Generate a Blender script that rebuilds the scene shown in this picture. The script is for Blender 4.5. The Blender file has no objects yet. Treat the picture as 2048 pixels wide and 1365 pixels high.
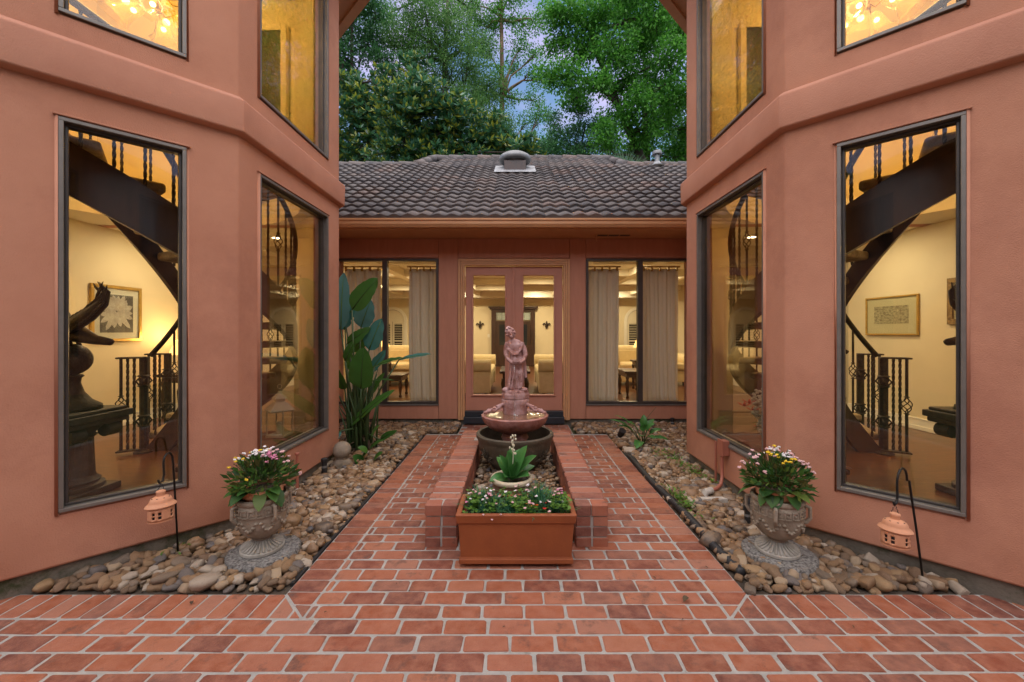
import bpy, bmesh, math, random
import numpy as np
from mathutils import Vector, Matrix

R = math.radians
rnd = random.Random(11)
sc = bpy.context.scene
C = sc.collection
cos, sin, pi = math.cos, math.sin, math.pi

# ------------------------------------------------------------------ camera
F, CX, HY, H = 815.0, 1033.0, 664.0, 1.365      # focal length, vanishing point (photo pixels), eye height (m)
cam = bpy.data.objects.new('camera', bpy.data.cameras.new('camera'))
C.objects.link(cam)
cam.location = (0, 0, H)
cam.rotation_euler = (R(90), 0, 0)
cam.data.sensor_width = 36
cam.data.lens = F / 2048 * 36
cam.data.shift_x = -(CX - 1024) / 2048
cam.data.shift_y = (HY - 682.5) / 2048
cam.data.clip_start = 0.05
cam.data.clip_end = 500
sc.camera = cam

# ------------------------------------------------------------------ sky, sun, exposure
SUN_EL, SUN_ROT = R(72), R(180)
w = bpy.data.worlds.new('World'); sc.world = w; w.use_nodes = True
nt = w.node_tree; nt.nodes.clear()
def wn(t, **k):
    n = nt.nodes.new(t)
    for a, b in k.items(): setattr(n, a, b)
    return n
sky = wn('ShaderNodeTexSky', sky_type='NISHITA', sun_disc=False, sun_elevation=SUN_EL, sun_rotation=SUN_ROT)
sky.air_density = 1.3; sky.dust_density = 0.3; sky.ozone_density = 4.0
tc = wn('ShaderNodeTexCoord'); mp = wn('ShaderNodeMapping'); mp.inputs['Scale'].default_value = (1.3, 1.3, 3.0)
ns = wn('ShaderNodeTexNoise'); ns.inputs['Scale'].default_value = 3.1; ns.inputs['Detail'].default_value = 6
rp = wn('ShaderNodeValToRGB'); rp.color_ramp.elements[0].position = 0.46; rp.color_ramp.elements[1].position = 0.68
rp.color_ramp.elements[1].color = (.55, .55, .55, 1)
mx = wn('ShaderNodeMix', data_type='RGBA'); mx.inputs[7].default_value = (6.6, 5.2, 7.6, 1)
bg = wn('ShaderNodeBackground'); bg.inputs['Strength'].default_value = 0.052
ow = wn('ShaderNodeOutputWorld')
L = nt.links.new
L(tc.outputs['Generated'], mp.inputs['Vector']); L(mp.outputs['Vector'], ns.inputs['Vector'])
L(ns.outputs['Fac'], rp.inputs['Fac']); L(rp.outputs['Color'], mx.inputs[0])
L(sky.outputs['Color'], mx.inputs[6]); L(mx.outputs[2], bg.inputs['Color']); L(bg.outputs[0], ow.inputs[0])

sun = bpy.data.objects.new('sun', bpy.data.lights.new('sun', 'SUN'))
C.objects.link(sun)
sun.data.energy = 1.5; sun.data.angle = R(115); sun.data.color = (1.0, .87, .74)
sun.rotation_euler = (R(90) - SUN_EL, 0, 0)      # from behind the camera
sun.location = (0, -6, 12)

sc.render.engine = 'CYCLES'
sc.view_settings.view_transform = 'Standard'; sc.view_settings.look = 'None'
sc.view_settings.exposure = 1.8; sc.view_settings.gamma = 1
sc.cycles.use_denoising = True
try: sc.cycles.denoiser = 'OPENIMAGEDENOISE'
except Exception: pass
sc.cycles.max_bounces = 8; sc.cycles.diffuse_bounces = 4; sc.cycles.glossy_bounces = 3
sc.cycles.transparent_max_bounces = 16; sc.cycles.transmission_bounces = 4
sc.cycles.caustics_reflective = False; sc.cycles.caustics_refractive = False
sc.cycles.sample_clamp_indirect = 4

# ------------------------------------------------------------------ helpers
def P(x, y, Z):
    """photo pixel + distance from the camera plane -> point in the place"""
    return Vector(((x - CX) / F * Z, Z, H - (y - HY) / F * Z))

ORG = {}
def tag(o, label=None, cat=None, group=None, kind=None):
    if label: o['label'] = label
    if cat: o['category'] = cat
    if group: o['group'] = group
    if kind: o['kind'] = kind
    return o
def root(name, loc, label, cat, group=None, rotz=0):
    o = bpy.data.objects.new(name, None); C.objects.link(o)
    o.location = loc; o.rotation_euler = (0, 0, rotz); o.empty_display_size = .1
    ORG[o.name] = Vector(loc)
    return tag(o, label, cat, group)

_ico = {}
def ico(sub):
    if sub not in _ico:
        bm = bmesh.new(); bmesh.ops.create_icosphere(bm, subdivisions=sub, radius=1)
        bm.verts.ensure_lookup_table()
        _ico[sub] = ([v.co.copy() for v in bm.verts], [tuple(v.index for v in f.verts) for f in bm.faces]); bm.free()
    return _ico[sub]

def link_mesh(name, me, mat, parent=None, loc=None):
    o = bpy.data.objects.new(name, me); C.objects.link(o)
    if mat: 
        if not me.materials: me.materials.append(M[mat] if isinstance(mat, str) else mat)
    if parent: o.parent = parent
    if loc is not None: o.location = loc
    return o

class MB:
    def __init__(s, xf=None): s.v = []; s.f = []; s.xf = xf
    def add(s, vs, fs):
        o = len(s.v); s.v += [tuple(v) for v in vs]; s.f += [tuple(i + o for i in f) for f in fs]; return s
    def box(s, x0, x1, y0, y1, z0, z1):
        return s.add([(x0,y0,z0),(x1,y0,z0),(x1,y1,z0),(x0,y1,z0),(x0,y0,z1),(x1,y0,z1),(x1,y1,z1),(x0,y1,z1)],
                     [(0,3,2,1),(4,5,6,7),(0,1,5,4),(1,2,6,5),(2,3,7,6),(3,0,4,7)])
    def obox(s, c, ax, ay, az):
        c = Vector(c); ax, ay, az = Vector(ax), Vector(ay), Vector(az)
        vs = [c + ax*i + ay*j + az*k for k in (-1,1) for (i,j) in ((-1,-1),(1,-1),(1,1),(-1,1))]
        return s.add(vs, [(0,3,2,1),(4,5,6,7),(0,1,5,4),(1,2,6,5),(2,3,7,6),(3,0,4,7)])
    def bar(s, a, b, wd, dp, up=(0,0,1)):
        a, b = Vector(a), Vector(b); d = (b - a); t = d.normalized()
        u = Vector(up); sd = t.cross(u)
        if sd.length < 1e-4: sd = t.cross(Vector((1,0,0)))
        sd.normalize(); u = sd.cross(t).normalized()
        return s.obox((a+b)/2, d/2, sd*wd/2, u*dp/2)
    def tube(s, pts, r, n=8, caps=True, twist=0, rot=0):
        pts = [Vector(p) for p in pts]; m = len(pts)
        rs = r if isinstance(r, (list, tuple)) else [r]*m
        ref = None; vs = []
        for i, p in enumerate(pts):
            t = (pts[min(i+1,m-1)] - pts[max(i-1,0)]).normalized()
            if ref is None:
                ref = t.cross(Vector((0,0,1)))
                if ref.length < .05: ref = t.cross(Vector((0,1,0)))
                ref.normalize()
            ref = (ref - t*ref.dot(t)).normalized(); b = t.cross(ref)
            for k in range(n):
                a = 2*pi*k/n + twist*i + rot
                vs.append(p + (ref*cos(a) + b*sin(a))*rs[i])
        fs = [(i*n+k, i*n+(k+1)%n, (i+1)*n+(k+1)%n, (i+1)*n+k) for i in range(m-1) for k in range(n)]
        if caps: fs += [tuple(range(n-1,-1,-1)), tuple((m-1)*n+k for k in range(n))]
        return s.add(vs, fs)
    def lathe(s, prof, c=(0,0,0), n=24, sx=1, sy=1, rf=None, cap=True):
        vs = []; m = len(prof)
        for i, (r, z) in enumerate(prof):
            for k in range(n):
                a = 2*pi*k/n; q = r*(rf(a, i, z) if rf else 1)
                vs.append((c[0]+q*cos(a)*sx, c[1]+q*sin(a)*sy, c[2]+z))
        fs = [(i*n+k, i*n+(k+1)%n, (i+1)*n+(k+1)%n, (i+1)*n+k) for i in range(m-1) for k in range(n)]
        if cap: fs += [tuple(range(n-1,-1,-1)), tuple((m-1)*n+k for k in range(n))]
        return s.add(vs, fs)
    def prism(s, poly, z0, z1):
        n = len(poly)
        vs = [(p[0],p[1],z0) for p in poly] + [(p[0],p[1],z1) for p in poly]
        return s.add(vs, [tuple(range(n-1,-1,-1)), tuple(range(n,2*n))] + [(i,(i+1)%n,n+(i+1)%n,n+i) for i in range(n)])
    def ball(s, c, r, sub=2, jit=0):
        vs, fs = ico(sub); c = Vector(c)
        rr = r if isinstance(r, (list, tuple)) else (r, r, r)
        return s.add([c + Vector((v.x*rr[0], v.y*rr[1], v.z*rr[2]))*(1 + (rnd.random()-.5)*jit) for v in vs], fs)
    def grid(s, rows):
        m, n = len(rows), len(rows[0])
        return s.add([p for r_ in rows for p in r_], [(i*n+k, i*n+k+1, (i+1)*n+k+1, (i+1)*n+k) for i in range(m-1) for k in range(n-1)])
    def build(s, name, mat, parent=None, smooth=False, bevel=0, world=True, loc=None, solid=0, fix=True, sub=0, merge=False, seg=2, auto=None):
        v = [Vector(p) for p in s.v]
        if s.xf: v = [Vector(s.xf(p)) for p in v]
        off = Vector((0,0,0))
        if parent is not None and world:
            q = parent
            while q.parent: q = q.parent
            off = ORG.get(q.name, Vector((0,0,0)))
        elif parent is None and loc is not None and world: off = Vector(loc)
        me = bpy.data.meshes.new(name)
        me.from_pydata([tuple(p - off) for p in v], [], s.f)
        if fix or merge:
            bm = bmesh.new(); bm.from_mesh(me)
            if merge: bmesh.ops.remove_doubles(bm, verts=bm.verts, dist=1e-4)
            if fix: bmesh.ops.recalc_face_normals(bm, faces=bm.faces)
            elif s.xf is XR: bmesh.ops.reverse_faces(bm, faces=bm.faces)
            bm.to_mesh(me); bm.free()
        if smooth:
            me.polygons.foreach_set('use_smooth', [True]*len(me.polygons))
            if auto: me.set_sharp_from_angle(angle=R(auto))
        o = link_mesh(name, me, mat, parent)
        if parent is None: o.location = off; ORG[o.name] = off
        if solid: m = o.modifiers.new('s', 'SOLIDIFY'); m.thickness = solid; m.offset = 0
        if bevel:
            m = o.modifiers.new('b', 'BEVEL'); m.width = bevel; m.segments = seg; m.limit_method = 'ANGLE'; m.angle_limit = R(35)
        if sub: m = o.modifiers.new('d', 'SUBSURF'); m.levels = sub; m.render_levels = sub
        return o

def struct(o): o['kind'] = 'structure'; return o

def panel(out, inn, p0, p1, q0, q1, zc, holes, z0, z1, reveal=None):
    """wall between an outer line p0-p1 and an inner line q0-q1 with rectangular openings (s0,s1,z0,z1 along the outer line)"""
    p0, p1, q0, q1 = [Vector((a[0], a[1], 0)) for a in (p0, p1, q0, q1)]
    ln = (p1-p0).length; d = (p1-p0)/ln
    def qi(s):
        if s < 1e-6: return q0
        if s > ln-1e-6: return q1
        dd = (q1-q0).normalized(); pt = p0 + d*s
        return q0 + dd*((pt-q0).dot(dd))
    ss = sorted({0., ln, *[h[0] for h in holes], *[h[1] for h in holes]})
    zs = sorted({z for z in ([z0, z1] + list(zc)) if z0 <= z <= z1} | {z for h in holes for z in (h[2], h[3])})
    hole = lambda i, j: any(h[0]-1e-6 <= ss[i] and ss[i+1] <= h[1]+1e-6 and h[2]-1e-6 <= zs[j] and zs[j+1] <= h[3]+1e-6 for h in holes)
    rv = reveal or out
    for i in range(len(ss)-1):
        for j in range(len(zs)-1):
            if hole(i, j): continue
            a, b = p0+d*ss[i], p0+d*ss[i+1]; c, e = qi(ss[i]), qi(ss[i+1]); za, zb = zs[j], zs[j+1]
            up = lambda p, z: (p.x, p.y, z)
            out.add([up(a,za), up(b,za), up(b,zb), up(a,zb)], [(0,1,2,3)])
            inn.add([up(c,za), up(e,za), up(e,zb), up(c,zb)], [(3,2,1,0)])
            if i > 0 and hole(i-1, j): rv.add([up(a,za), up(c,za), up(c,zb), up(a,zb)], [(0,1,2,3)])
            if i < len(ss)-2 and hole(i+1, j): rv.add([up(b,za), up(e,za), up(e,zb), up(b,zb)], [(3,2,1,0)])
            if j > 0 and hole(i, j-1): rv.add([up(a,za), up(b,za), up(e,za), up(c,za)], [(3,2,1,0)])
            if j < len(zs)-2 and hole(i, j+1): rv.add([up(a,zb), up(b,zb), up(e,zb), up(c,zb)], [(0,1,2,3)])
            if j == 0: rv.add([up(a,za), up(b,za), up(e,za), up(c,za)], [(3,2,1,0)])
            if j == len(zs)-2: rv.add([up(a,zb), up(b,zb), up(e,zb), up(c,zb)], [(0,1,2,3)])

def offset_line(pts, d):
    """offset an open polyline to its left by d with mitred corners"""
    pts = [Vector((p[0], p[1])) for p in pts]; res = []
    for i, p in enumerate(pts):
        ns = []
        if i > 0: t = (p-pts[i-1]).normalized(); ns.append(Vector((-t.y, t.x)))
        if i < len(pts)-1: t = (pts[i+1]-p).normalized(); ns.append(Vector((-t.y, t.x)))
        if len(ns) == 1: q = p + ns[0]*d
        else:
            b = (ns[0]+ns[1]); b /= b.length; q = p + b*(d/b.dot(ns[0]))
        res.append((q.x, q.y))
    return res
def sweep(mb, pts, prof):
    """closed profile [(outward offset, z)] along a plan polyline (outward = right hand side)"""
    rings = [offset_line(pts, -o) for o, z in prof]; n = len(prof); m = len(pts)
    vs = [(rings[k][i][0], rings[k][i][1], prof[k][1]) for i in range(m) for k in range(n)]
    fs = [(i*n+k, i*n+(k+1)%n, (i+1)*n+(k+1)%n, (i+1)*n+k) for i in range(m-1) for k in range(n)]
    fs += [tuple(range(n)), tuple((m-1)*n+k for k in range(n-1,-1,-1))]
    mb.add(vs, fs)

# ------------------------------------------------------------------ materials
M = {}
def clothmat(name, col, trans):
    m = bpy.data.materials.new(name); m.use_nodes = True; t = m.node_tree; b = t.nodes['Principled BSDF']; l = t.links.new
    b.inputs['Base Color'].default_value = (*col, 1); b.inputs['Roughness'].default_value = .9
    tl = t.nodes.new('ShaderNodeBsdfTranslucent'); tl.inputs[0].default_value = (*col, 1); mx = t.nodes.new('ShaderNodeMixShader'); mx.inputs[0].default_value = trans
    l(b.outputs[0], mx.inputs[1]); l(tl.outputs[0], mx.inputs[2]); l(mx.outputs[0], t.nodes['Material Output'].inputs[0]); M[name] = m
def material(name, col, col2=None, rough=.6, nscale=8, bump=0, bscale=60, metal=0, spec=.5, rand=None, detail=4, emit=None, estr=0, coat=0, stretch=None, dirt=None):
    """rand: list of colours picked at random per object / per loose piece"""
    m = bpy.data.materials.new(name); m.use_nodes = True; t = m.node_tree; b = t.nodes['Principled BSDF']; l = t.links.new
    b.inputs['Roughness'].default_value = rough; b.inputs['Metallic'].default_value = metal
    b.inputs['Specular IOR Level'].default_value = spec
    if coat: b.inputs['Coat Weight'].default_value = coat; b.inputs['Coat Roughness'].default_value = .15
    tc = t.nodes.new('ShaderNodeTexCoord'); vec = tc.outputs['Object']
    oi = t.nodes.new('ShaderNodeObjectInfo'); ge = t.nodes.new('ShaderNodeNewGeometry')
    rsum = None
    if rand:
        ad = t.nodes.new('ShaderNodeMath'); ad.operation = 'ADD'; l(oi.outputs['Random'], ad.inputs[0]); l(ge.outputs['Random Per Island'], ad.inputs[1])
        fr = t.nodes.new('ShaderNodeMath'); fr.operation = 'FRACT'; l(ad.outputs[0], fr.inputs[0]); rsum = fr.outputs[0]
        mu = t.nodes.new('ShaderNodeMath'); mu.operation = 'MULTIPLY'; l(rsum, mu.inputs[0]); mu.inputs[1].default_value = 37.0
        va = t.nodes.new('ShaderNodeVectorMath'); va.operation = 'ADD'; l(vec, va.inputs[0]); l(mu.outputs[0], va.inputs[1]); vec = va.outputs[0]
    if stretch:
        mp = t.nodes.new('ShaderNodeMapping'); mp.inputs['Scale'].default_value = stretch; l(vec, mp.inputs['Vector']); vec = mp.outputs['Vector']
    base = None
    if rand:
        cr = t.nodes.new('ShaderNodeValToRGB'); cr.color_ramp.interpolation = 'CONSTANT'; e = cr.color_ramp.elements
        while len(e) < len(rand): e.new(.5)
        for i, c in enumerate(rand): e[i].position = i/len(rand); e[i].color = (*c, 1)
        l(rsum, cr.inputs[0]); base = cr.outputs[0]
    if col2 is not None:
        n1 = t.nodes.new('ShaderNodeTexNoise'); n1.inputs['Scale'].default_value = nscale; n1.inputs['Detail'].default_value = detail
        n1.inputs['Roughness'].default_value = .62
        l(vec, n1.inputs['Vector'])
        r1 = t.nodes.new('ShaderNodeValToRGB'); r1.color_ramp.elements[0].position = .35; r1.color_ramp.elements[1].position = .68
        l(n1.outputs['Fac'], r1.inputs[0])
        mx = t.nodes.new('ShaderNodeMix'); mx.data_type = 'RGBA'; l(r1.outputs[0], mx.inputs[0])
        if base: l(base, mx.inputs[6])
        else: mx.inputs[6].default_value = (*col, 1)
        if base:
            mm = t.nodes.new('ShaderNodeMix'); mm.data_type = 'RGBA'; mm.inputs[0].default_value = .6; l(base, mm.inputs[6]); mm.inputs[7].default_value = (*col2, 1); l(mm.outputs[2], mx.inputs[7])
        else: mx.inputs[7].default_value = (*col2, 1)
        base = mx.outputs[2]
    if dirt:                                  # (colour, scale, threshold, softness): stains with a shape of their own
        n3 = t.nodes.new('ShaderNodeTexNoise'); n3.inputs['Scale'].default_value = dirt[1]; n3.inputs['Detail'].default_value = 7; n3.inputs['Roughness'].default_value = .7
        l(vec, n3.inputs['Vector'])
        r3 = t.nodes.new('ShaderNodeValToRGB'); r3.color_ramp.elements[0].position = dirt[2]; r3.color_ramp.elements[1].position = dirt[2]+dirt[3]
        l(n3.outputs['Fac'], r3.inputs[0])
        m3 = t.nodes.new('ShaderNodeMix'); m3.data_type = 'RGBA'; l(r3.outputs[0], m3.inputs[0]); m3.inputs[7].default_value = (*dirt[0], 1)
        if base: l(base, m3.inputs[6])
        else: m3.inputs[6].default_value = (*col, 1)
        base = m3.outputs[2]
    if base: l(base, b.inputs['Base Color'])
    else: b.inputs['Base Color'].default_value = (*col, 1)
    if bump:
        n2 = t.nodes.new('ShaderNodeTexNoise'); n2.inputs['Scale'].default_value = bscale; n2.inputs['Detail'].default_value = 5
        n2.inputs['Roughness'].default_value = .65
        l(vec, n2.inputs['Vector'])
        bp = t.nodes.new('ShaderNodeBump'); bp.inputs['Strength'].default_value = bump; bp.inputs['Distance'].default_value = .01
        l(n2.outputs['Fac'], bp.inputs['Height']); l(bp.outputs[0], b.inputs['Normal'])
    if emit: b.inputs['Emission Color'].default_value = (*emit, 1); b.inputs['Emission Strength'].default_value = estr
    M[name] = m
    return m

def glass(name, tint=(.96,.97,.96), wavy=0, boost=1.0, rough=0):
    m = bpy.data.materials.new(name); m.use_nodes = True; t = m.node_tree; t.nodes.clear(); l = t.links.new
    o = t.nodes.new('ShaderNodeOutputMaterial'); mx = t.nodes.new('ShaderNodeMixShader')
    tr = t.nodes.new('ShaderNodeBsdfTransparent'); tr.inputs[0].default_value = (*tint, 1)
    gl = t.nodes.new('ShaderNodeBsdfGlossy'); gl.inputs['Roughness'].default_value = rough
    fr = t.nodes.new('ShaderNodeFresnel'); ge = t.nodes.new('ShaderNodeNewGeometry')
    io = t.nodes.new('ShaderNodeMapRange'); io.inputs['To Min'].default_value = 1.5; io.inputs['To Max'].default_value = 1/1.5   # thin pane: no total reflection at its rear face
    l(ge.outputs['Backfacing'], io.inputs['Value']); l(io.outputs[0], fr.inputs[0])
    mu = t.nodes.new('ShaderNodeMath'); mu.operation = 'MULTIPLY'; mu.use_clamp = True; mu.inputs[1].default_value = boost
    l(fr.outputs[0], mu.inputs[0]); l(mu.outputs[0], mx.inputs[0]); l(tr.outputs[0], mx.inputs[1]); l(gl.outputs[0], mx.inputs[2]); l(mx.outputs[0], o.inputs[0])
    if wavy:
        tc = t.nodes.new('ShaderNodeTexCoord'); n = t.nodes.new('ShaderNodeTexNoise'); n.inputs['Scale'].default_value = 5; n.inputs['Detail'].default_value = 2
        mp = t.nodes.new('ShaderNodeMapping'); mp.inputs['Scale'].default_value = (1, 1, 2.2)
        bp = t.nodes.new('ShaderNodeBump'); bp.inputs['Strength'].default_value = wavy; bp.inputs['Distance'].default_value = .01
        l(tc.outputs['Object'], mp.inputs[0]); l(mp.outputs[0], n.inputs['Vector']); l(n.outputs['Fac'], bp.inputs['Height']); l(bp.outputs[0], gl.inputs['Normal'])
    M[name] = m

def leafmat(name, cols, rough=.45, trans=.35, gloss=.5, midrib=None):
    m = bpy.data.materials.new(name); m.use_nodes = True; t = m.node_tree; b = t.nodes['Principled BSDF']; l = t.links.new
    oi = t.nodes.new('ShaderNodeObjectInfo'); ge = t.nodes.new('ShaderNodeNewGeometry')
    ad = t.nodes.new('ShaderNodeMath'); ad.operation = 'ADD'; l(oi.outputs['Random'], ad.inputs[0]); l(ge.outputs['Random Per Island'], ad.inputs[1])
    fr = t.nodes.new('ShaderNodeMath'); fr.operation = 'FRACT'; l(ad.outputs[0], fr.inputs[0])
    cr = t.nodes.new('ShaderNodeValToRGB'); cr.color_ramp.interpolation = 'CONSTANT'; e = cr.color_ramp.elements
    while len(e) < len(cols): e.new(.5)
    for i, c in enumerate(cols): e[i].position = i/len(cols); e[i].color = (*c, 1)
    l(fr.outputs[0], cr.inputs[0])
    l(cr.outputs[0], b.inputs['Base Color'])
    b.inputs['Roughness'].default_value = rough; b.inputs['Specular IOR Level'].default_value = gloss
    tl = t.nodes.new('ShaderNodeBsdfTranslucent'); l(cr.outputs[0], tl.inputs[0])
    mx = t.nodes.new('ShaderNodeMixShader'); mx.inputs[0].default_value = trans
    out = t.nodes['Material Output']
    l(b.outputs[0], mx.inputs[1]); l(tl.outputs[0], mx.inputs[2]); l(mx.outputs[0], out.inputs[0])
    M[name] = m

material('stucco', (.52,.255,.165), (.45,.208,.130), rough=.82, nscale=1.7, bump=.38, bscale=150, spec=.3, detail=9, dirt=((.385,.172,.112), 1.1, .50, .2))
material('stucco_band', (.52,.26,.175), (.46,.215,.142), rough=.8, nscale=2.5, bump=.35, bscale=110, spec=.3, detail=8)
material('siding', (.50,.235,.15), (.45,.205,.128), rough=.62, nscale=3, bump=.12, bscale=90, spec=.4, stretch=(6,6,1))
material('door_paint', (.50,.23,.155), (.46,.205,.135), rough=.5, nscale=4, bump=.06, bscale=80)
material('trim', (.60,.33,.16), (.54,.29,.14), rough=.5, nscale=5, bump=.06, bscale=60)
material('concrete', (.20,.175,.14), (.10,.09,.068), rough=.95, nscale=5, bump=.7, bscale=45, detail=8, dirt=((.05,.06,.025), 4, .52, .12))
material('mortar', (.40,.385,.35), (.30,.29,.262), rough=.95, nscale=14, bump=.6, bscale=220, detail=8, dirt=((.16,.15,.12), 9, .60, .14))
BR = [(.282,.083,.036),(.174,.048,.027),(.331,.121,.063),(.232,.060,.027),(.315,.137,.087),(.137,.043,.029),(.298,.087,.038),(.199,.081,.054),(.265,.073,.029),(.190,.054,.026),(.306,.104,.056)]
material('brick', (.3,.1,.06), (.40,.17,.105), rough=.55, nscale=16, bump=.6, bscale=130, rand=BR, detail=7, dirt=((.12,.058,.042), 9, .56, .16), spec=.45)
material('wallbrick', (.3,.1,.06), (.34,.15,.10), rough=.7, nscale=14, bump=.6, bscale=90, rand=[(.31,.095,.052),(.21,.066,.042),(.35,.125,.072),(.26,.08,.045),(.33,.10,.05),(.17,.06,.042)], detail=7, dirt=((.10,.055,.04), 9, .58, .14))
ST = [(.17,.088,.038),(.27,.165,.085),(.10,.060,.034),(.36,.27,.175),(.21,.115,.048),(.15,.115,.085),(.46,.40,.32),(.20,.105,.045),(.08,.068,.058),(.30,.185,.085),(.14,.078,.038),(.24,.14,.065),(.075,.082,.095),(.22,.125,.058),(.40,.34,.27),(.16,.09,.05)]
material('stone', (.2,.2,.2), (.33,.23,.14), rough=.5, nscale=22, bump=.55, bscale=42, rand=ST, detail=7, spec=.45, dirt=((.055,.038,.022), 13, .60, .12))
material('soil', (.075,.055,.036), (.035,.027,.019), rough=1, nscale=20, bump=1, bscale=60)
material('grass_ground', (.05,.075,.02), (.07,.06,.03), rough=1, nscale=2, bump=.5, bscale=40)
material('alu', (.20,.185,.165), (.16,.15,.135), rough=.42, metal=.35, nscale=10)
material('dark_alu', (.075,.065,.06), (.055,.05,.045), rough=.4, metal=.3, nscale=10)
material('cream_wall', (.72,.62,.41), (.68,.58,.38), rough=.75, nscale=2, bump=.1, bscale=120)
material('ceiling_paint', (.80,.73,.56), rough=.8)
material('white_trim', (.80,.76,.64), rough=.45)
material('wood_floor', (.15,.055,.019), (.075,.026,.010), rough=.28, nscale=5, detail=7, stretch=(1,9,1), spec=.5)
material('dark_wood', (.050,.020,.010), (.026,.011,.006), rough=.38, nscale=6, stretch=(3,3,.5), coat=.2)
material('iron', (.035,.028,.022), (.07,.055,.04), rough=.5, metal=.6, nscale=30)
material('bronze', (.030,.022,.014), (.055,.042,.026), rough=.42, metal=.65, nscale=20, bump=.8, bscale=60)
material('pedestal', (.045,.038,.026), (.09,.075,.05), rough=.5, nscale=12, bump=.3, bscale=40)
material('carpet', (.42,.33,.20), (.25,.18,.10), rough=1, nscale=22, bump=.8, bscale=150, detail=8)
material('gold', (.52,.33,.07), (.40,.25,.06), rough=.35, metal=.5, nscale=20)
material('mat_board', (.70,.66,.55), rough=.9)
material('print_dark', (.075,.068,.062), (.11,.10,.09), rough=.35, nscale=6)
material('petal_print', (.62,.57,.50), (.34,.30,.27), rough=.4, nscale=9)
material('hunt_print', (.55,.48,.27), (.16,.12,.06), rough=.5, nscale=26, detail=8, stretch=(1,1,1.6))
material('paper', (.66,.58,.34), rough=.8)
material('carved_gold', (.30,.19,.06), (.14,.085,.03), rough=.5, metal=.3, nscale=40, bump=1, bscale=60)
material('terracotta', (.285,.076,.021), (.23,.058,.016), rough=.62, nscale=6, bump=.15, bscale=60, dirt=((.25,.068,.022), 3, .55, .2))
material('terracotta_light', (.62,.30,.17), (.56,.26,.14), rough=.7, nscale=8, bump=.12, bscale=90)
material('urn_stone', (.33,.28,.215), (.19,.15,.105), rough=.85, nscale=9, bump=.6, bscale=55, detail=8, dirt=((.11,.10,.065), 6, .55, .16))
material('urn_foot', (.38,.36,.32), (.26,.24,.20), rough=.85, nscale=12, bump=.3, bscale=70, detail=7)
material('aggregate', (.30,.29,.27), (.06,.055,.05), rough=.85, nscale=70, bump=1.2, bscale=70, detail=2)
material('statue', (.30,.135,.11), (.50,.34,.34), rough=.6, nscale=16, bump=.5, bscale=70, detail=8, dirt=((.20,.075,.055), 10, .53, .12))
material('basin', (.27,.105,.075), (.40,.21,.19), rough=.5, nscale=12, bump=.5, bscale=60, detail=8, dirt=((.18,.07,.05), 9, .53, .14))
material('bowl', (.105,.085,.055), (.06,.05,.034), rough=.6, nscale=8, bump=.8, bscale=45, detail=8, dirt=((.17,.14,.10), 7, .6, .1))
material('glazed_pot', (.15,.082,.052), (.19,.11,.07), rough=.3, nscale=9)
material('pot_rim', (.50,.43,.30), rough=.35)
material('black_metal', (.012,.012,.012), rough=.45, metal=.4)
material('black_plastic', (.016,.016,.017), rough=.55)
material('pipe_paint', (.36,.125,.08), rough=.5)
material('white_pvc', (.55,.52,.46), (.4,.36,.3), rough=.6, nscale=20)
material('steel_vent', (.27,.28,.28), (.20,.21,.21), rough=.5, metal=.5, nscale=8)
material('flashing', (.38,.40,.42), (.22,.22,.22), rough=.6, nscale=8)
TL = [(.120,.112,.115),(.075,.073,.080),(.155,.128,.118),(.10,.094,.097),(.165,.118,.104),(.066,.066,.074),(.135,.125,.123),(.095,.083,.083)]
material('rooftile', (.1,.1,.1), (.19,.165,.15), rough=.82, nscale=11, bump=.5, bscale=70, rand=TL, detail=7, dirt=((.055,.05,.048), 5, .56, .16))
clothmat('curtain', (.76,.70,.60), .38)
material('sofa', (.66,.53,.30), (.58,.46,.25), rough=.9, nscale=10, bump=.3, bscale=150)
material('black', (.006,.006,.006), rough=.6)
material('threshold', (.022,.028,.035), rough=.4)
material('slat', (.72,.66,.50), rough=.5)
material('night_glass', (.02,.025,.03), rough=.08)
material('leaded', (.45,.5,.45), (.3,.36,.33), rough=.25, nscale=30)
material('cloth_rust', (.20,.075,.05), (.32,.19,.12), rough=.9, nscale=9, bump=.4, bscale=40)
material('cream_metal', (.62,.54,.38), rough=.5)
material('bulb', (1,.8,.4), emit=(1,.62,.22), estr=3, rough=.5)
material('downlight', (1,.9,.7), emit=(1,.80,.50), estr=5, rough=.5)
material('shade', (.75,.5,.2), emit=(1,.50,.13), estr=.9, rough=.8)
material('bark_dark', (.055,.043,.032), (.028,.022,.017), rough=.95, nscale=8, bump=1, bscale=14, stretch=(1,1,.25))
material('bark_pine', (.23,.15,.095), (.11,.07,.045), rough=.95, nscale=5, bump=1, bscale=9, stretch=(1,1,.3))
material('flower_white', (.78,.76,.76), rough=.7)
material('flower_yellow', (.72,.50,.02), rough=.6)
material('flower_pink', (.62,.23,.36), rough=.7)
material('flower_palepink', (.66,.42,.42), rough=.7)
material('flower_red', (.60,.03,.02), rough=.6)
material('flower_orange', (.72,.16,.02), rough=.6)
material('flower_cream', (.66,.62,.46), rough=.8)
glass('glass_clear'); glass('glass_wavy', tint=(.92,.90,.86), wavy=.22, boost=3.6); glass('glass_tint', tint=(.88,.85,.80), boost=2.0)
glass('glass_shade0', tint=(1,.93,.72), wavy=.5, boost=1.6, rough=.12)
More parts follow.
